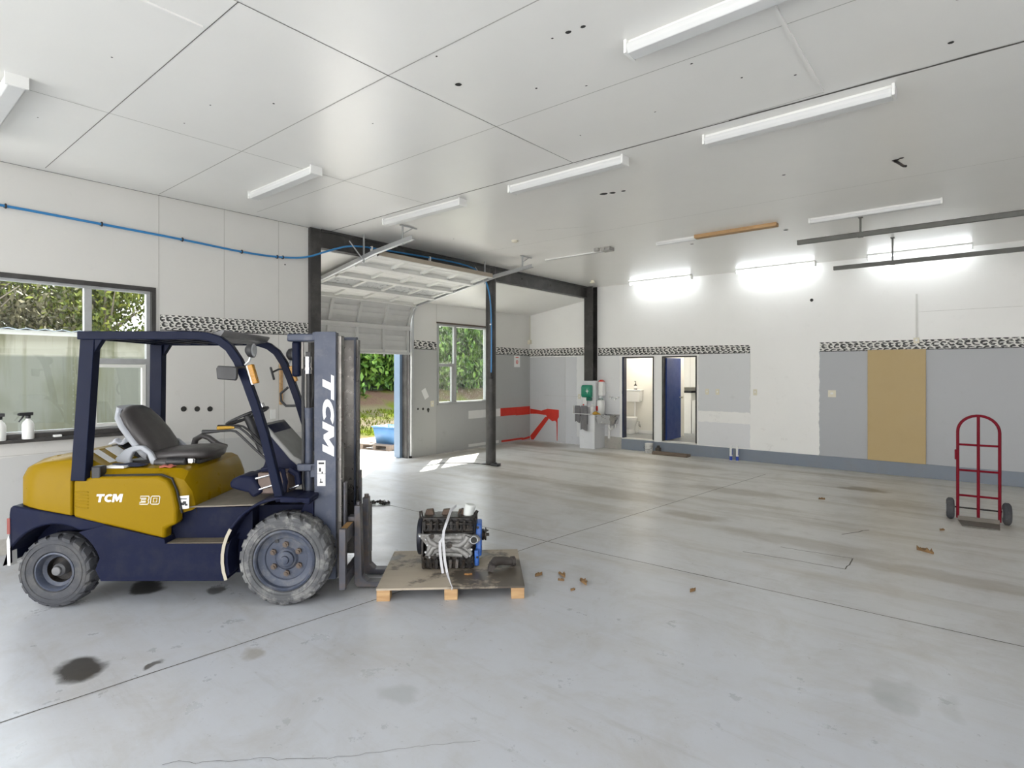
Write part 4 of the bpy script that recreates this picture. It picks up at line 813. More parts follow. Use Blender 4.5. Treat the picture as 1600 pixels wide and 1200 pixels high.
build('trap', MB().tube([(.0, .05, -.20), (.0, .05, -.28), (.015, .05, -.33), (.06, .05, -.35), (.10, .05, -.32), (.10, .07, -.26), (.06, .12, -.25), (.0, .2, -.25)], .024, 10).cyl((-.02, .1, -.56), (-.02, .1, -.30), .03).cyl((.13, .12, -.30), (.13, .12, -.18), .012), m_white, tb)
tp = thing('wall_taps', 'pair of chrome wall taps above the laundry tub', 'tap', (-6.70, YB, 1.21))
for s in (-1, 1):
    build('tap_body', MB().cyl((s * .09, 0, 0), (s * .09, -.09, 0), .02, n=12).tube([(s * .09, -.06, 0), (s * .07, -.10, -.02), (s * .05, -.15, -.03), (s * .05, -.155, -.06)], .012, 8), m_chrome, tp)
    b = MB()
    for k in range(4): b.cyl((s * .09, -.10, 0), (s * .09 + .03 * math.cos(k * 1.5708 + .4), -.10, .03 * math.sin(k * 1.5708 + .4)), .007, n=6)
    build('tap_handle', b.cyl((s * .09, -.085, 0), (s * .09, -.112, 0), .013), m_chrome, tp)
dp = thing('towel_dispenser', 'green paper towel dispenser on the column casing above the sink', 'dispenser', (-7.30, 11.70, 1.20))
build('body', MB().prism([(0, 0), (0, .30), (-.09, .30), (-.125, .25), (-.125, .05), (-.09, 0)], -.13, .13, 'x'), m_green, dp, bevel=.02)
build('outlet', MB().box(-.0, .13, -.10, -.02, -.075, .0), mat('dark_green_plastic', (.006, .12, .075), .3), dp, bevel=.01)
build('emblem', MB().prism([(.04, .22), (.055, .17), (.095, .16), (.06, .145), (.05, .09), (.035, .14), (.0, .155), (.035, .17)], -.128, -.124, 'y'), m_white, dp)
build('paper_towel', MB().box(-.11, -.0, -.07, -.066, -.17, .0), m_white, dp)
sd_ = thing('soap_dispenser', 'white soap dispenser with red top on the wall beside the green dispenser', 'dispenser', (-7.01, 11.84, 1.24))
build('body', MB().box(-.065, .065, -.06, .06, 0, .34), m_white, sd_, bevel=.02)
build('cap', MB().prism([(-.08, .34), (.08, .34), (.02, .385), (-.02, .385)], -.05, .05, 'y'), m_redpl, sd_, bevel=.008)
build('pump', MB().box(-.045, .045, -.07, .02, -.06, 0), mat('clear_grey_plastic', (.55, .58, .60), .3), sd_, bevel=.01)
build('bracket', MB().box(-.05, .05, .06, .125, .05, .3), m_galvw, sd_)
def bottle(name, lab, x, y, z, r, h, body, cap, neck=.3, label=None):
    b = thing(name, lab, 'bottle', (x, y, z))
    build('body', MB().lathe([(0, 0), (r * .95, 0), (r, r * .12), (r, h * .62), (r * .85, h * .74), (r * neck, h * .84), (r * neck, h * .9)], n=18), body, b)
    build('cap', MB().lathe([(0, h * .88), (r * neck * 1.25, h * .88), (r * neck * 1.2, h), (0, h)], n=12), cap, b)
    if label: build('label', MB().lathe([(r * 1.005, h * .15), (r * 1.01, h * .16), (r * 1.01, h * .5), (r * 1.005, h * .51)], n=18), label, b)
    return b
bottle('detergent_bottle', 'plain white bottle standing on the sink-side casing below the green dispenser', -7.13, 11.60, .80, .05, .26, m_white, m_white)
bottle('detergent_bottle', 'pale bottle with a red cap standing behind the grey towels', -7.36, 11.58, .80, .045, .24, mat('pale_bottle', (.66, .70, .68), .3), m_redpl, label=m_redpl)
tbk = thing('cleaner_tub', 'white cleaner tub with red label standing behind the yellow gloves by the sink', 'tub', (-7.0, 11.78, .806))
build('body', MB().lathe([(0, 0), (.085, 0), (.092, .01), (.095, .30), (.085, .33), (.06, .345), (0, .345)], n=24), m_white, tbk)
build('label', MB().obox((-.055, -.082, .14), (.06, .02, .11), (0, 0, -.55)), m_redpl, tbk)
build('handle', MB().tube([(-.07, 0, .335), (-.04, 0, .37), (.04, 0, .37), (.07, 0, .335)], .006, 6), m_green, tbk)
gv = MB().ball((-7.03, 11.54, .835), (.055, .04, .032)).ball((-7.0, 11.545, .845), (.06, .045, .04))
for k in range(5): gv.tube([(-7.0 + .015 * k, 11.54, .85), (-6.965 + .02 * k, 11.52 - .008 * k, .845), (-6.94 + .024 * k, 11.505, .825)], [.012, .011, .008], 6)
tag(build('work_glove', gv, m_yelpl), 'crumpled yellow-brown work glove lying at the corner of the sink', 'glove')
tr = thing('towel_rail', 'thin white towel rail on the boxed column beside the sink', 'rail', (-7.28, 11.40, .82))
build('rod', MB().cyl((-.26, 0, 0), (.20, 0, 0), .007, n=8), m_white, tr)
build('rod', MB().cyl((-.26, .04, .18), (.16, .04, .18), .007, n=8), m_white, tr)
build('bracket', MB().box(-.262, -.25, -.005, .05, -.01, .19), m_white, tr)
build('bracket', MB().box(.15, .165, -.005, .32, -.01, .01).box(.15, .165, .03, .32, .17, .19), m_white, tr)
def towel(x0, x1, zb, lab, fold):
    rings = []
    for i in range(9):
        s = i / 8; ph = s * 9; dy = .012 * math.sin(ph)
        x = x0 + (x1 - x0) * s
        rings.append([(x, 11.423 + dy * .5, zb + .02 * math.sin(ph * .6)), (x, 11.427 + dy * .2, .93), (x, 11.430, 1.002), (x, 11.440, 1.012), (x, 11.450, 1.002), (x, 11.455, .92), (x, 11.46, zb + .14), (x, 11.452, zb + .14), (x, 11.447, .92), (x, 11.4485, 1.0), (x, 11.440, 1.0085), (x, 11.4315, 1.0), (x, 11.432, .93), (x, 11.431 + dy * .5, zb + .02 * math.sin(ph * .6))])
    return tag(build('towel', MB().loft(rings), m_towel), lab, 'towel', 'grey towels on the rail')
towel(-7.50, -7.36, .62, 'shorter grey towel hanging at the free end of the towel rail', 0)
towel(-7.34, -7.16, .44, 'longer grey towel hanging on the rail in front of the boxed column', 0)

# ------------------------------------------------------------------ toilet and kitchen rooms behind the back wall
m_rm = wall_mat('warm_white_room', (.78, .76, .70)); m_rf = mat('grey_vinyl_floor', (.28, .29, .30), .4)
struct(build('floor', MB().box(-7.6, -3.6, YB + .12, 14.6, .10, .25), m_rf))
struct(build('wall_toilet', MB().box(-7.6, -5.70, 13.30, 13.40, .25, 2.6), m_rm)); struct(build('wall_toilet_side', MB().box(-7.7, -7.6, YB + .12, 13.45, .25, 2.6), m_rm)); struct(build('wall_partition', MB().box(-5.70, -5.62, YB + .12, 13.40, .25, 2.6), m_rm))
struct(build('wall_kitchen', MB().box(-7.7, -3.6, 14.5, 14.6, .25, 2.6), m_rm)); struct(build('wall_kitchen_side', MB().box(-3.7, -3.6, YB + .12, 14.5, .25, 2.6), m_rm))
struct(build('ceiling', MB().box(-7.7, -3.6, YB + .12, 14.6, 2.6, 2.7), m_rm))
struct(build('baseboard_toilet', MB().box(-7.6, -5.70, 13.285, 13.30, .25, .33), m_white))
for d, nm in ((D1, 'door_2'), (D2, 'door_3')):
    j = struct(build(nm, MB().box(d[0] - .0, d[0] + .035, YB - .008, YB + .13, .268, d[3]).box(d[1] - .03, d[1], YB - .008, YB + .13, .268, d[3]).box(d[0], d[1], YB - .008, YB + .13, d[3] - .03, d[3]), m_steel, bevel=.002))
    if nm == 'door_2': build('jamb_face', MB().box(d[0] + .0, d[0] + .045, YB - .012, YB - .0075, .268, d[3] - .0).box(d[0] + .035, d[0] + .04, YB - .008, YB + .13, .268, d[3] - .03), mat('navy_jamb', (.008, .014, .05), .4), j)
lf = build('door_leaf', MB().box(-5.50, -5.46, YB + .10, YB + .86, .275, 2.13), m_door, j, bevel=.003)
lf2 = build('door_handle', MB().cyl((-5.46, YB + .79, 1.22), (-5.40, YB + .79, 1.22), .012).ball((-5.395, YB + .79, 1.22), .027), m_cream, lf)
build('strike_plate', MB().box(-6.535, -6.52, YB - .012, YB - .008, 1.30, 1.36), m_chrome, [o for o in C.objects if o.name == 'door_2'][0])
tl = thing('toilet', 'white ceramic toilet with a wall cistern seen through the left doorway', 'toilet', (-6.86, 13.295, .25))
build('pan', MB().loft([[(rx * math.cos(6.2832 * i / 20), yc + ry * math.sin(6.2832 * i / 20), z) for i in range(20)] for z, rx, ry, yc in [(0, .11, .16, -.30), (.02, .115, .165, -.30), (.12, .095, .14, -.29), (.22, .13, .18, -.32), (.32, .175, .225, -.35), (.37, .185, .235, -.36), (.39, .18, .23, -.36)]]).box(-.09, .09, -.2, -.02, .0, .30), m_porc, tl, bevel=.006)
build('toilet_seat', MB().loft([[(rx * math.cos(6.2832 * i / 20), -.355 + ry * math.sin(6.2832 * i / 20), z) for i in range(20)] for z, rx, ry in [(.391, .185, .235), (.41, .19, .24), (.425, .185, .235), (.43, .15, .2)]]), m_white, tl)
cs = build('cistern', MB().loft([[(-.18, -.16, .80), (.18, -.16, .80), (.18, -.01, .80), (-.18, -.01, .80)], [(-.205, -.185, 1.08), (.205, -.185, 1.08), (.205, -.01, 1.08), (-.205, -.01, 1.08)]]).box(-.215, .215, -.195, -.005, 1.08, 1.115), m_porc, tl, bevel=.014)
build('flush_button', MB().cyl((0, -.10, 1.115), (0, -.10, 1.125), .022), m_chrome, cs)
build('flush_pipe', MB().tube([(0, -.06, .80), (0, -.06, .40), (0, -.10, .32)], .02, 10), m_white, tl)
build('water_hose', MB().tube([(.12, -.02, .22), (.15, -.06, .16), (.13, -.10, .20), (.12, -.06, .30)], .006, 6), m_iron, tl)
bt = thing('toilet_bottle', 'small dark pump bottle with white label on the toilet cistern', 'bottle', (-6.82, 13.19, 1.366))
build('body', MB().lathe([(0, 0), (.04, 0), (.042, .01), (.042, .10), (.012, .14), (.012, .16)], n=16), mat('brown_bottle', (.05, .035, .03), .25), bt)
build('label', MB().lathe([(.0425, .025), (.043, .03), (.043, .09), (.0425, .095)], n=16), m_white, bt)
build('pump', MB().cyl((0, 0, .16), (0, 0, .21), .008).box(-.03, .012, -.008, .008, .20, .215), m_blk, bt)
kc = thing('kitchen_cabinet', 'tall white kitchen cabinet with dark worktop behind the open blue door', 'cabinet', (-6.05, 14.22, .25))
build('body', MB().box(-.45, .36, -.22, .27, 0, 1.03), m_white, kc, bevel=.003)
build('worktop', MB().box(-.45, .37, -.23, .27, 1.03, 1.07), m_blk, kc)
uc = thing('wall_cupboard', 'white wall cupboard above the worktop seen through the blue door opening', 'cupboard', (-5.75, 14.3, 1.42))
build('body', MB().box(-.6, .6, -.2, .19, 0, .95), m_white, uc, bevel=.003)
build('door_gap', MB().box(-.002, .002, -.202, -.199, .01, .94), m_faint, uc)
tag(build('green_panel', MB().box(-5.66, -4.6, 14.46, 14.49, .55, 1.41), mat('dark_green_board', (.012, .08, .02), .5, 0, .3, 8)), 'dark green panel on the rear wall of the kitchen room', 'panel')
ap = thing('white_appliance', 'narrow white appliance beside the kitchen cabinet behind the blue door', 'appliance', (-5.63, 14.05, .25))
build('body', MB().box(-.04, .05, -.05, .36, 0, .82), m_white, ap, bevel=.01)
build('top', MB().box(-.045, .055, -.055, .365, .82, .845), m_white, ap, bevel=.004)

for lab, x, y, en in [('round ceiling lamp in the toilet room', -6.5, 12.75, 6), ('round ceiling lamp in the kitchen room', -4.75, 13.2, 7)]:
    cl_ = thing('ceiling_lamp', lab, 'ceiling light', (x, y, 2.6)); build('lamp_shade', MB().lathe([(0, -.07), (.10, -.06), (.14, -.02), (.14, 0)], n=20), emit('lit_shade', (1, .96, .88), 2.5), cl_)
    pl_ = bpy.data.objects.new('bulb', bpy.data.lights.new('bulb', 'POINT')); C.objects.link(pl_); pl_.data.energy = en; pl_.data.color = (1, .95, .86); pl_.data.shadow_soft_size = .14; pl_.location = (x, y, 2.42)
# ------------------------------------------------------------------ electrics and papers on the walls
def plate(name, lab, cat, ctr, nrm, w=.075, h=.12, m=m_cream, holes=1):
    o = thing(name, lab, cat, ctr, {'x': R(90), 'y': 0}[nrm])
    build('plate', MB().box(-w / 2, w / 2, -.010, 0, -h / 2, h / 2), m, o, bevel=.003)
    build('rocker', MB().box(-w * .18, w * .18, -.014, -.010, -.012, .022), m_white, o, bevel=.002)
for x, z, lab, nm in [(-4.51, 1.39, 'cream switch plate on the pale grey patch nearer the blue door', 'switch_plate'), (-4.29, 1.39, 'cream switch plate on the pale grey patch, farther from the blue door', 'switch_plate'), (-3.53, 1.40, 'cream switch plate on the white paint just right of the pale grey patch', 'switch_plate'), (-7.72, 1.20, 'cream outlet on the white recess wall left of the grey towels', 'power_outlet')]:
    plate(nm, lab, 'switch', (x, YB, z), 'y')
plate('power_outlet', 'square cream power outlet on the grey wall left of the tan board', 'outlet', (-2.158, YB, 1.405), 'y', .13, .13)
plate('switch_plate', 'white switch plate on the left wall behind the forklift mast', 'switch', (XL, 3.875, 1.235), 'x', .075, .125, m_white)
plate('switch_plate', 'cream switch plate beside the recess window near the garage door', 'switch', (XR, 8.47, 1.115), 'x', .10, .13)
plate('junction_box', 'cream junction box at the foot of the ceiling conduit above the tan board', 'junction box', (-.87, YB, 2.35), 'y', .085, .10)
def paper(lab, vs_, m=m_white): return tag(build('paper_notice', MB().add(vs_, [(0, 1, 2, 3)]), m), lab, 'notice')
def ppr(lab, c, w, h, tilt, marks):
    o = thing('paper_notice', lab, 'notice', c, R(90)); 
    p = build('sheet', MB().obox((0, -.002, 0), (w, .0015, h), (0, R(tilt), 0)), m_white, o)
    if marks: build('print', MB().box(-.06, .06, -.0045, -.003, h * .30, h * .36).lathe([(.035, -.004), (.05, -.004), (.05, -.003), (.035, -.003)], (0, 0, -.02), 'y', 16, closed=True).box(-.012, .012, -.0045, -.003, -.045, .005), m_redp if marks == 1 else m_blk, o)
ppr('white notice with red symbol on the recess wall by the far corner', (XR, 11.42, 2.09), .24, .30, 0, 1)
ppr('crooked white paper stuck on the wall between garage door and recess window', (XR, 8.27, 1.34), .13, .22, -28, 0)
tag(build('sensor', MB().box(XR + .0, XR + .07, 11.86, 11.95, 2.55, 2.66).cyl((XR + .035, 11.93, 2.66), (XR + .035, 11.93, 3.30), .008, n=6), m_cream, bevel=.004), 'small cream alarm sensor in the far recess corner above the border', 'sensor')
tag(build('wall_conduit', MB().box(-.875, -.852, YB - .02, YB, 2.40, 3.15), m_galvw), 'thin white cable conduit running up the back wall above the tan board', 'conduit')
tag(build('timber_batten', MB().box(XL, XL + .03, 3.965, 4.005, 1.36, 2.0), m_pine, bevel=.003), 'short upright timber batten on the left wall behind the forklift front leg', 'batten')
sp1 = [(1.30, 'white spray bottle with black trigger on the sill of the left window'), (1.085, 'white spray bottle at the picture edge on the sill of the left window')]
for i, (y, lab) in enumerate(sp1):
    b = thing('spray_bottle', lab, 'spray bottle', (XL + .035, y, 1.133), R(100 if i == 0 else 80), 'spray bottles on the window sill')
    build('body', MB().lathe([(0, 0), (.045, 0), (.049, .008), (.049, .145), (.04, .17), (.018, .195), (.018, .21)], n=20), m_white, b)
    build('trigger_head', MB().cyl((0, 0, .205), (0, 0, .235), .022, n=14).box(-.075, .04, -.014, .014, .235, .268).box(-.085, -.072, -.01, .01, .24, .262).tube([(-.035, 0, .24), (-.05, 0, .21), (-.075, 0, .175)], [.010, .009, .007], 6), m_blk, b, bevel=.003)
tag(build('plastic_offcut', MB().box(XL + .01, XL + .06, 1.50, 1.57, 1.133, 1.155), m_white, bevel=.004), 'small white plastic block lying on the sill of the left window', 'block')

# ------------------------------------------------------------------ air hose
hp = [(-7.385, -1.5, 3.45), (-7.385, .4, 3.44), (-7.385, 1.13, 3.434), (-7.385, 1.92, 3.415), (-7.385, 2.73, 3.393), (-7.385, 3.44, 3.363), (-7.385, 3.95, 3.375), (-7.33, 4.3, 3.42), (-7.29, 4.6, 3.54), (-7.28, 4.9, 3.66), (-7.28, 5.2, 3.715), (-7.28, 5.8, 3.74), (-7.28, 6.5, 3.76), (-7.28, 7.2, 3.77), (-7.285, 7.7, 3.73), (-7.30, 7.98, 3.60), (-7.31, 8.12, 3.40), (-7.32, 8.20, 3.1), (-7.33, 8.235, 2.6), (-7.345, 8.25, 2.2), (-7.345, 8.245, 1.78)]
def smooth(P, k=5):
    P = [Vector(p) for p in P]; out = []
    for i in range(len(P) - 1):
        p0, p1, p2, p3 = P[max(i - 1, 0)], P[i], P[i + 1], P[min(i + 2, len(P) - 1)]
        for j in range(k):
            t = j / k; out.append(.5 * ((2 * p1) + (p2 - p0) * t + (2 * p0 - 5 * p1 + 4 * p2 - p3) * t * t + (3 * p1 - p0 - 3 * p2 + p3) * t ** 3))
    return out + [P[-1]]
ho = thing('air_hose', 'blue compressed-air hose running along the left wall and over the steel beam', 'hose')
build('hose', MB().tube(smooth(hp), .0135, 8), m_hose, ho)
for y, z in [(1.13, 3.434), (1.92, 3.415), (2.73, 3.393), (3.44, 3.363), (3.92, 3.372), (4.0, 3.377)]:
    build('clip', MB().tube([(-7.385 + .018 * math.cos(6.283 * i / 12), y, z + .018 * math.sin(6.283 * i / 12)) for i in range(12)], .009, 6, closed=True).box(XL, -7.395, y - .012, y + .012, z - .012, z + .012), m_blk, ho)
build('hose_coupling', MB().cyl((-7.345, 8.245, 1.80), (-7.345, 8.245, 1.68), .022, n=10).box(-7.36, -7.30, 8.19, 8.26, 1.68, 1.72), m_blk, ho)
build('hose_tie', MB().box(-7.36, -7.32, 8.215, 8.24, 2.72, 2.745).box(-7.30, -7.26, 5.38, 5.40, 3.68, 3.75).box(-7.30, -7.26, 6.58, 6.60, 3.70, 3.78), m_white, ho)
sn = MB().tube(smooth([(-7.30, 8.20, .02), (-7.45, 8.10, .03), (-7.75, 7.98, .035), (-8.15, 7.75, .02), (-8.22, 7.63, .012)]), .008, 6)
tag(build('cable_offcut', sn, m_iron), 'dark loose cable end curling over the sunlit floor beside the round column', 'cable')
tag(build('column_clamp', MB().box(-7.30, -7.12, 8.17, 8.27, 0, .05).cyl((-7.2, 8.2, .05), (-7.2, 8.2, .075), .03), m_blk, bevel=.01), 'black metal clamp lying on the floor at the foot of the round column', 'clamp')

# ------------------------------------------------------------------ ceiling fittings
def batten(lab, x0, x1, y, w=.13, h=.085, lit=False, diff=True):
    o = thing('fluorescent_batten', lab, 'ceiling light', ((x0 + x1) / 2, y, HC), 0, 'fluorescent battens on the ceiling'); L = (x1 - x0) / 2
    build('housing', MB().box(-L + .02, L - .02, -w * .32, w * .32, -.03, -.001).box(-L, -L + .02, -w / 2, w / 2, -h, 0).box(L - .02, L, -w / 2, w / 2, -h, 0), m_white, o, bevel=.002)
    if lit:
        tu = build('tube', MB().cyl((-L + .02, 0, -.06), (L - .02, 0, -.06), .016, n=12), m_tube, o)
    else:
        build('diffuser', MB().prism([(-w / 2, -.028), (-w / 2, -h * .7), (-w * .36, -h), (w * .36, -h), (w / 2, -h * .7), (w / 2, -.028)], -L + .02, L - .02, 'x'), m_diff, o, bevel=.004)
    return o
for lab, x0, x1, y in [('fluorescent batten on the far side of the dark ceiling seam, above the garage door', -6.22, -4.76, 4.84), ('fluorescent batten along the dark ceiling seam, middle of the row of three', -4.04, -2.62, 4.87), ('fluorescent batten along the dark ceiling seam, nearest the right picture edge', -1.88, -.48, 4.93),
                       ('fluorescent batten above the overhead guard of the forklift, clear of any seam', -6.46, -5.14, 3.14), ('large looking fluorescent batten at the top picture edge, nearest the camera', -1.72, -.25, 3.23), ('fluorescent batten cut off by the left picture edge', -6.5, -5.16, .85)]:
    batten(lab, x0, x1, y)
batten('unlit white batten on the far ceiling in front of the two hanging rails', -1.80, -.36, 8.46, .09, .07)
batten('short unlit white batten beside the bare timber strip on the ceiling', -3.98, -3.34, 8.42, .07, .06)
batten('faint slim white batten on the far ceiling left of the junction box', -6.15, -4.80, 8.40, .05, .03)
for lab, x0, x1 in [('lit fluorescent tube on the ceiling edge above the doorways', -6.19, -4.73), ('lit fluorescent tube on the ceiling edge above the white paint patch', -3.82, -2.37), ('lit fluorescent tube on the ceiling edge above the tan board', -1.56, -.11)]:
    batten(lab, x0, x1, YB - .28, .10, .09, lit=True)
tag(build('timber_strip', MB().box(-3.34, -2.18, 8.33, 8.45, HC - .05, HC), m_pine, bevel=.004), 'bare timber strip screwed to the far ceiling', 'timber strip')
tag(build('ceiling_box', MB().box(-4.87, -4.70, 8.18, 8.34, HC - .06, HC).cyl((-4.95, 8.2, HC - .05), (-4.95, 8.2, HC), .05).cyl((-4.80, 8.16, HC - .03), (-4.80, 8.19, HC - .03), .02), mat('grey_box', (.35, .34, .32), .6, 0, .4, 20), bevel=.004), 'broken grey electrical box on the far ceiling', 'electrical box')
tag(build('smoke_detector', MB().lathe([(0, HC - .03), (.03, HC - .03), (.05, HC - .02), (.055, HC)], (-5.65, 6.9, 0), n=18), m_cream), 'small round cream detector on the ceiling right of the raised garage door', 'detector')
tag(build('ceiling_sensor', MB().lathe([(0, HC - .04), (.03, HC - .04), (.045, HC)], (-6.75, 11.0, 0), n=14).box(-6.79, -6.71, 10.96, 11.04, HC - .06, HC - .03), m_cream), 'small cream sensor on the ceiling near the far corner column', 'sensor')
for lab, y, z, x0, hx in [('grey steel rail hung from the ceiling, nearer of the two', 8.80, 3.64, -2.02, -1.25), ('grey steel rail hung from the ceiling, closer to the back wall', 10.45, 3.49, -1.86, -1.06)]:
    r = thing('hanging_rail', lab, 'rail', (0, y, z), 0, 'hanging steel rails')
    m_rail = mat('dull_grey_rail', (.14, .14, .13), .6, .2, .2)
    build('rail', MB().box(x0, 4.9, -.03, .03, -.03, -.024).box(x0, 4.9, -.03, -.024, -.024, .03).box(x0, 4.9, .024, .03, -.024, .03).box(x0, 4.9, -.03, -.012, .024, .03).box(x0, 4.9, .012, .03, .024, .03), m_rail, r)
    for h in (hx, hx + 2.4): build('hanger', MB().box(h - .012, h + .012, -.006, .006, .0, HC - z).box(h - .03, h + .03, -.036, .036, -.036, -.030).box(h - .025, h + .025, -.04, .04, HC - z - .008, HC - z), m_rail, r)
tag(build('beam_bolt', MB().cyl((-7.34, 10.2, 3.72), (-7.33, 10.2, 3.72), .03).cyl((-7.34, 9.2, 3.74), (-7.33, 9.2, 3.74), .02), m_iron), None, None, None, 'structure')
tag(build('ceiling_cable', MB().tube([(-.66, 6.66, HC - .004), (-.62, 6.60, HC - .05), (-.58, 6.60, HC - .09), (-.56, 6.58, HC - .10)], .012, 6), m_iron), 'frayed dark cable end poking out of a hole in the ceiling', 'cable')

# ------------------------------------------------------------------ outside
def gmat():
    t = NT('grass_ground'); x, y, z = t.xyz()
    n1 = t.noise(.9, 5); n2 = t.noise(9, 5, rough=.7)
    c = t.mix(n2, (.035, .055, .006), (.09, .11, .014)); c = t.mix(t.rng(n1, .46, .6), c, (.09, .08, .045))
    c = t.mix(t.band(x, -15.8, -14.6, .5), c, (.10, .085, .06))
    c = t.mix(t.math('MULTIPLY', t.rng(x, -17.6, -18.0), t.rng(n1, .3, .6)), c, (.075, .05, .035))
    c = t.mix(t.math('MULTIPLY', t.rng(x, -13.6, -13.1), .8), c, (.14, .10, .06))
    t.bump(n2, .8, .05); t.b.inputs['Specular IOR Level'].default_value = 0; return t.done(c, .95)
gx = [-12.9, -13.5, -14.5, -15.5, -16.5, -17.4, -17.9, -18.5, -19.2, -21, -26, -40]; gz = [-.03, .02, .08, .16, .28, .42, .62, .95, 1.1, 1.2, 1.3, 1.3]
gb = MB(); n = 40; rg = random.Random(4)
gb.v = [(x + rg.uniform(-.1, .1), -8 + 58 * i / n, z + rg.uniform(-.03, .03)) for x, z in zip(gx, gz) for i in range(n + 1)]
gb.f = [(a * (n + 1) + i, a * (n + 1) + i + 1, (a + 1) * (n + 1) + i + 1, (a + 1) * (n + 1) + i) for a in range(len(gx) - 1) for i in range(n)]; gb.m = [0] * len(gb.f)
struct(build('ground', gb, gmat(), angle=80))
struct(build('pavement', MB().box(-13.1, XR - .15, -8, 40, -.2, -.012), mat('sunlit_concrete_yard', (.55, .53, .50), .8, 0, .08, 2, .1)))
struct(build('pavement', MB().box(-12, 14, -14, -3.4, -.2, -.02).box(5.15, 14, -3.4, 12.1, -.2, -.02), mat('pale_concrete_yard', (.58, .57, .54), .8, 0, .1, 2)))
def leafmat(name, cols, spec=.2):
    t = NT(name); g = t.n('NewGeometry'); r = t.n('ValToRGB'); t.put(r.inputs[0], g.outputs['Random Per Island'])
    for i, c in enumerate(cols):
        el = r.color_ramp.elements[i] if i < 2 else r.color_ramp.elements.new(i / (len(cols) - 1))
        el.position = i / (len(cols) - 1); el.color = (*c, 1)
    t.b.inputs['Specular IOR Level'].default_value = spec
    return t.done(r.outputs[0], .6)
def leaves(n, fn, s, rg, flat=.0):
    b = MB()
    for _ in range(n):
        p = Vector(fn()); a = Euler((rg.uniform(0, 6.3), rg.uniform(0, 6.3), rg.uniform(0, 6.3))).to_matrix(); k = s * rg.uniform(.6, 1.3)
        q = [a @ Vector(v) for v in ((-k, 0, 0), (0, -k * .45, k * .12), (k, 0, 0), (0, k * .45, k * .12))]
        b.v += [tuple(p + v) for v in q]; i = len(b.v); b.f.append((i - 4, i - 3, i - 2, i - 1)); b.m.append(0)
    return b
rg = random.Random(21)
def hedge_pt():
    y = rg.uniform(7, 34); z = 1.0 + 3.3 * rg.random() ** .9; x = -19.0 + .35 * math.sin(y * 1.9) * math.cos(z * 2.1) + .25 * math.sin(y * 5.1 + z * 3) + rg.gauss(0, .22)
    return (x - .25 * max(0, z - 3.2), y, z + .2 * math.sin(y * 2.7))
hg = thing('hedge', 'tall dark green conifer hedge on the bank beyond the yard', 'hedge')
hl = build('foliage', leaves(42000, hedge_pt, .15, rg), leafmat('hedge_leaf', [(.012, .032, .006), (.034, .082, .012), (.07, .14, .02), (.11, .18, .03)]), hg); hl['kind'] = 'stuff'
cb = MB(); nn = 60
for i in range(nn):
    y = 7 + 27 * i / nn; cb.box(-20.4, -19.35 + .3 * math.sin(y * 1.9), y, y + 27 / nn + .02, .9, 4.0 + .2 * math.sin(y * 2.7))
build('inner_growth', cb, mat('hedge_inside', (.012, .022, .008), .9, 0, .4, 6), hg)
gr = MB()
for _ in range(5000):
    x = rg.uniform(-17.4, -13.3); y = rg.uniform(8, 26); z = .02 + max(0, (-13.5 - x)) * .095; h = rg.uniform(.04, .13); a = rg.uniform(0, 6.3); dx, dy = .02 * math.cos(a), .02 * math.sin(a)
    i = len(gr.v); gr.v += [(x - dx, y - dy, z), (x + dx, y + dy, z), (x + rg.uniform(-.05, .05), y + rg.uniform(-.05, .05), z + h)]; gr.f.append((i, i + 1, i + 2)); gr.m.append(0)
tag(build('grass', gr, leafmat('grass_blade', [(.03, .045, .004), (.06, .075, .007), (.085, .092, .012)], 0)), 'rough yellow-green grass between the concrete yard and the bank', 'grass', None, 'stuff')
# blue bin on a pallet
bp = thing('wooden_pallet', 'small weathered wooden pallet under the blue bin outside the garage door', 'pallet', (-10.98, 8.55, -.012), R(10))
for y in (-.30, 0, .30): build('top_slat', MB().box(-.45, .45, y - .1, y + .1, .11, .13), m_oldw, bp)
for x in (-.40, 0, .40): build('bearer', MB().box(x - .045, x + .045, -.40, .40, .02, .11), m_oldw, bp)
build('bottom_slat', MB().box(-.45, .45, -.40, -.30, 0, .02).box(-.45, .45, .30, .40, 0, .02), m_oldw, bp)
bb = thing('plastic_bin', 'blue plastic bin standing on a small pallet outside the garage door', 'bin', (-10.92, 8.62, .118), R(10))
o = build('body', MB().loft([[(-.25, -.2, 0), (.25, -.2, 0), (.25, .2, 0), (-.25, .2, 0)], [(-.31, -.26, .40), (.31, -.26, .40), (.31, .26, .40), (-.31, .26, .40)]], cap=False).add([(-.25, -.2, 0), (.25, -.2, 0), (.25, .2, 0), (-.25, .2, 0)], [(0, 1, 2, 3)]), m_bluepl, bb)
sd = o.modifiers.new('thickness', 'SOLIDIFY'); sd.thickness = .006
build('rim', MB().box(-.335, .335, -.285, -.255, .38, .41).box(-.335, .335, .255, .285, .38, .41).box(-.335, -.305, -.255, .255, .38, .41).box(.305, .335, -.255, .255, .38, .41), m_bluepl, bb, bevel=.005)
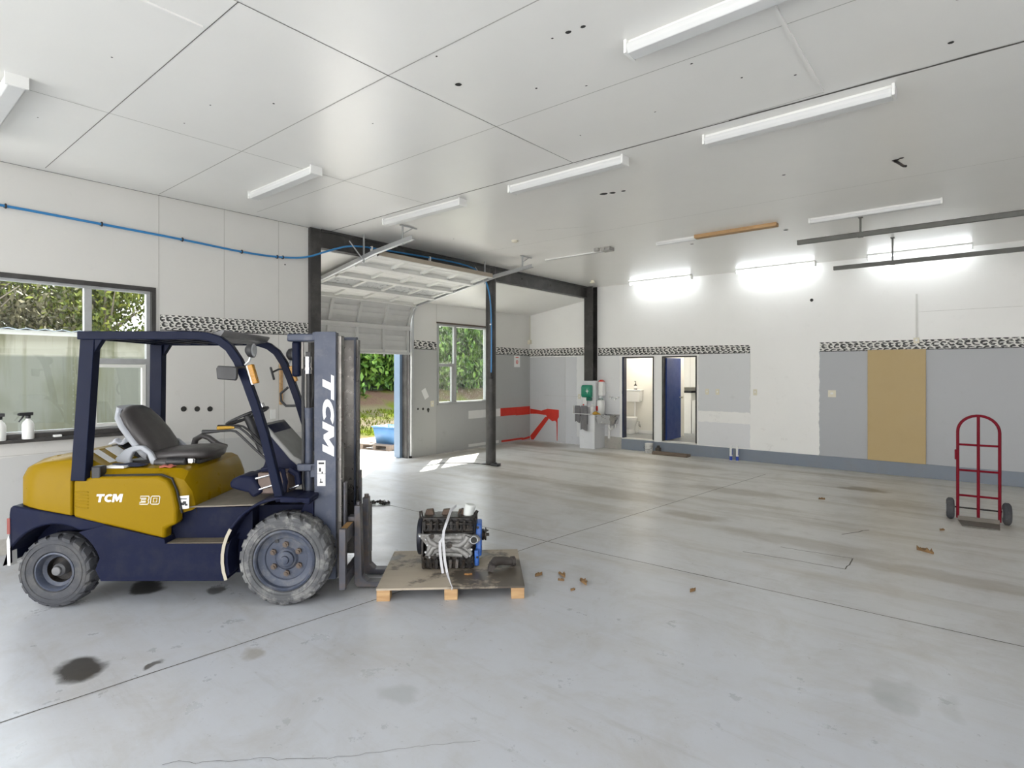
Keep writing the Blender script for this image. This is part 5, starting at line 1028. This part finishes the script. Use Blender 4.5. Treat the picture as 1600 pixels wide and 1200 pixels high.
# stained container outside the left window
t = NT('stained_container_painted_glare'); x, y, z = t.xyz(); st1 = t.noise(1, 5, t.mapping((1, 5.5, .35)), .6); st2 = t.noise(1.2, 4, t.mapping((1, 1, .6)))
c = t.mix(t.rng(z, 2.02, 2.06), (.19, .195, .165), (.40, .385, .32))  # paler upper band: bright window reflection painted into the wall colour
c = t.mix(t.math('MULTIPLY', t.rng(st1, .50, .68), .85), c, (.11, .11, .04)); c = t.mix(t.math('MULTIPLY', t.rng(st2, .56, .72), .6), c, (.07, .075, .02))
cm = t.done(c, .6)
ct = thing('shipping_container', 'pale metal container streaked with green algae outside the left window', 'container', (0, 0, 0))
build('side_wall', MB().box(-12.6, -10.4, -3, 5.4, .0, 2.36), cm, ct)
build('rivet_row', (lambda b: [b.cyl((-10.402, y_, z_), (-10.392, y_, z_), .012, n=6) for y_ in (2.35, 2.9) for z_ in [1.0 + .09 * k for k in range(11)]] and b)(MB()), mat('dull_rivet', (.20, .20, .17), .6), ct)
rf = MB(); rw = []
for i in range(85): rw.append((-3.1 + .1 * i, 2.40 + .025 * (i % 2)))
rf.loft([[(-10.28, y_, z_) for y_, z_ in rw] + [(-10.28, y_, z_ - .012) for y_, z_ in rw[::-1]], [(-12.7, y_, z_) for y_, z_ in rw] + [(-12.7, y_, z_ - .012) for y_, z_ in rw[::-1]]])
build('corrugated_roof', rf, mat('grey_blue_roofing', (.40, .45, .50), .4, .3), ct)
build('roof_fascia', MB().box(-10.42, -10.32, -3, 5.4, 2.33, 2.395), m_galvw, ct)
for k, (tx, ty, tr_, th, lab) in enumerate([(-14.6, 1.0, 2.0, 4.6, 'bare brownish tree behind the container at the picture edge'), (-14.9, 3.9, 1.6, 4.3, 'bright yellow-green leafy tree behind the container, right of the window mullion'), (-16.8, 2.6, 2.3, 5.2, 'dark olive tree farther back between the two nearer trees'), (-16.2, 7.2, 1.5, 5.0, 'green tree behind the container, rightmost through the left window')]):
    T = thing('tree', lab, 'tree', (tx, ty, .0), 0, 'trees behind the container')
    tr = MB().tube([(0, 0, 0), (.08, .05, 1.2), (-.05, .1, 2.4), (.1, .0, th * .8)], [.14, .11, .08, .03], 8)
    for j in range(14):
        a = rg.uniform(0, 6.3); z0 = rg.uniform(1.2, th * .75); r_ = tr_ * rg.uniform(.5, .95); tr.tube([(0, 0, z0), (r_ * .5 * math.cos(a), r_ * .5 * math.sin(a), z0 + .5), (r_ * math.cos(a), r_ * math.sin(a), z0 + rg.uniform(.7, 1.4))], [.035, .022, .008], 5)
    build('trunk', tr, mat('grey_bark', (.16, .13, .10), .9, 0, .3, 12), T)
    cl = [(rg.gauss(0, tr_ * .42), rg.gauss(0, tr_ * .5), rg.uniform(1.6, th)) for _ in range(34)]
    def fn():
        c_ = cl[rg.randrange(34)]; return (c_[0] + rg.gauss(0, .30), c_[1] + rg.gauss(0, .30), c_[2] + rg.gauss(0, .26))
    cols = [[(.03, .028, .014), (.06, .052, .024), (.11, .095, .05)], [(.03, .045, .006), (.09, .11, .014), (.20, .21, .035)], [(.014, .02, .006), (.035, .042, .013), (.07, .072, .024)], [(.013, .026, .005), (.04, .066, .01), (.10, .12, .02)]][k]
    f = build('crown', leaves([11000, 19000, 16000, 15000][k], fn, .064, rg), leafmat('leaf', cols), T); f['kind'] = 'stuff'
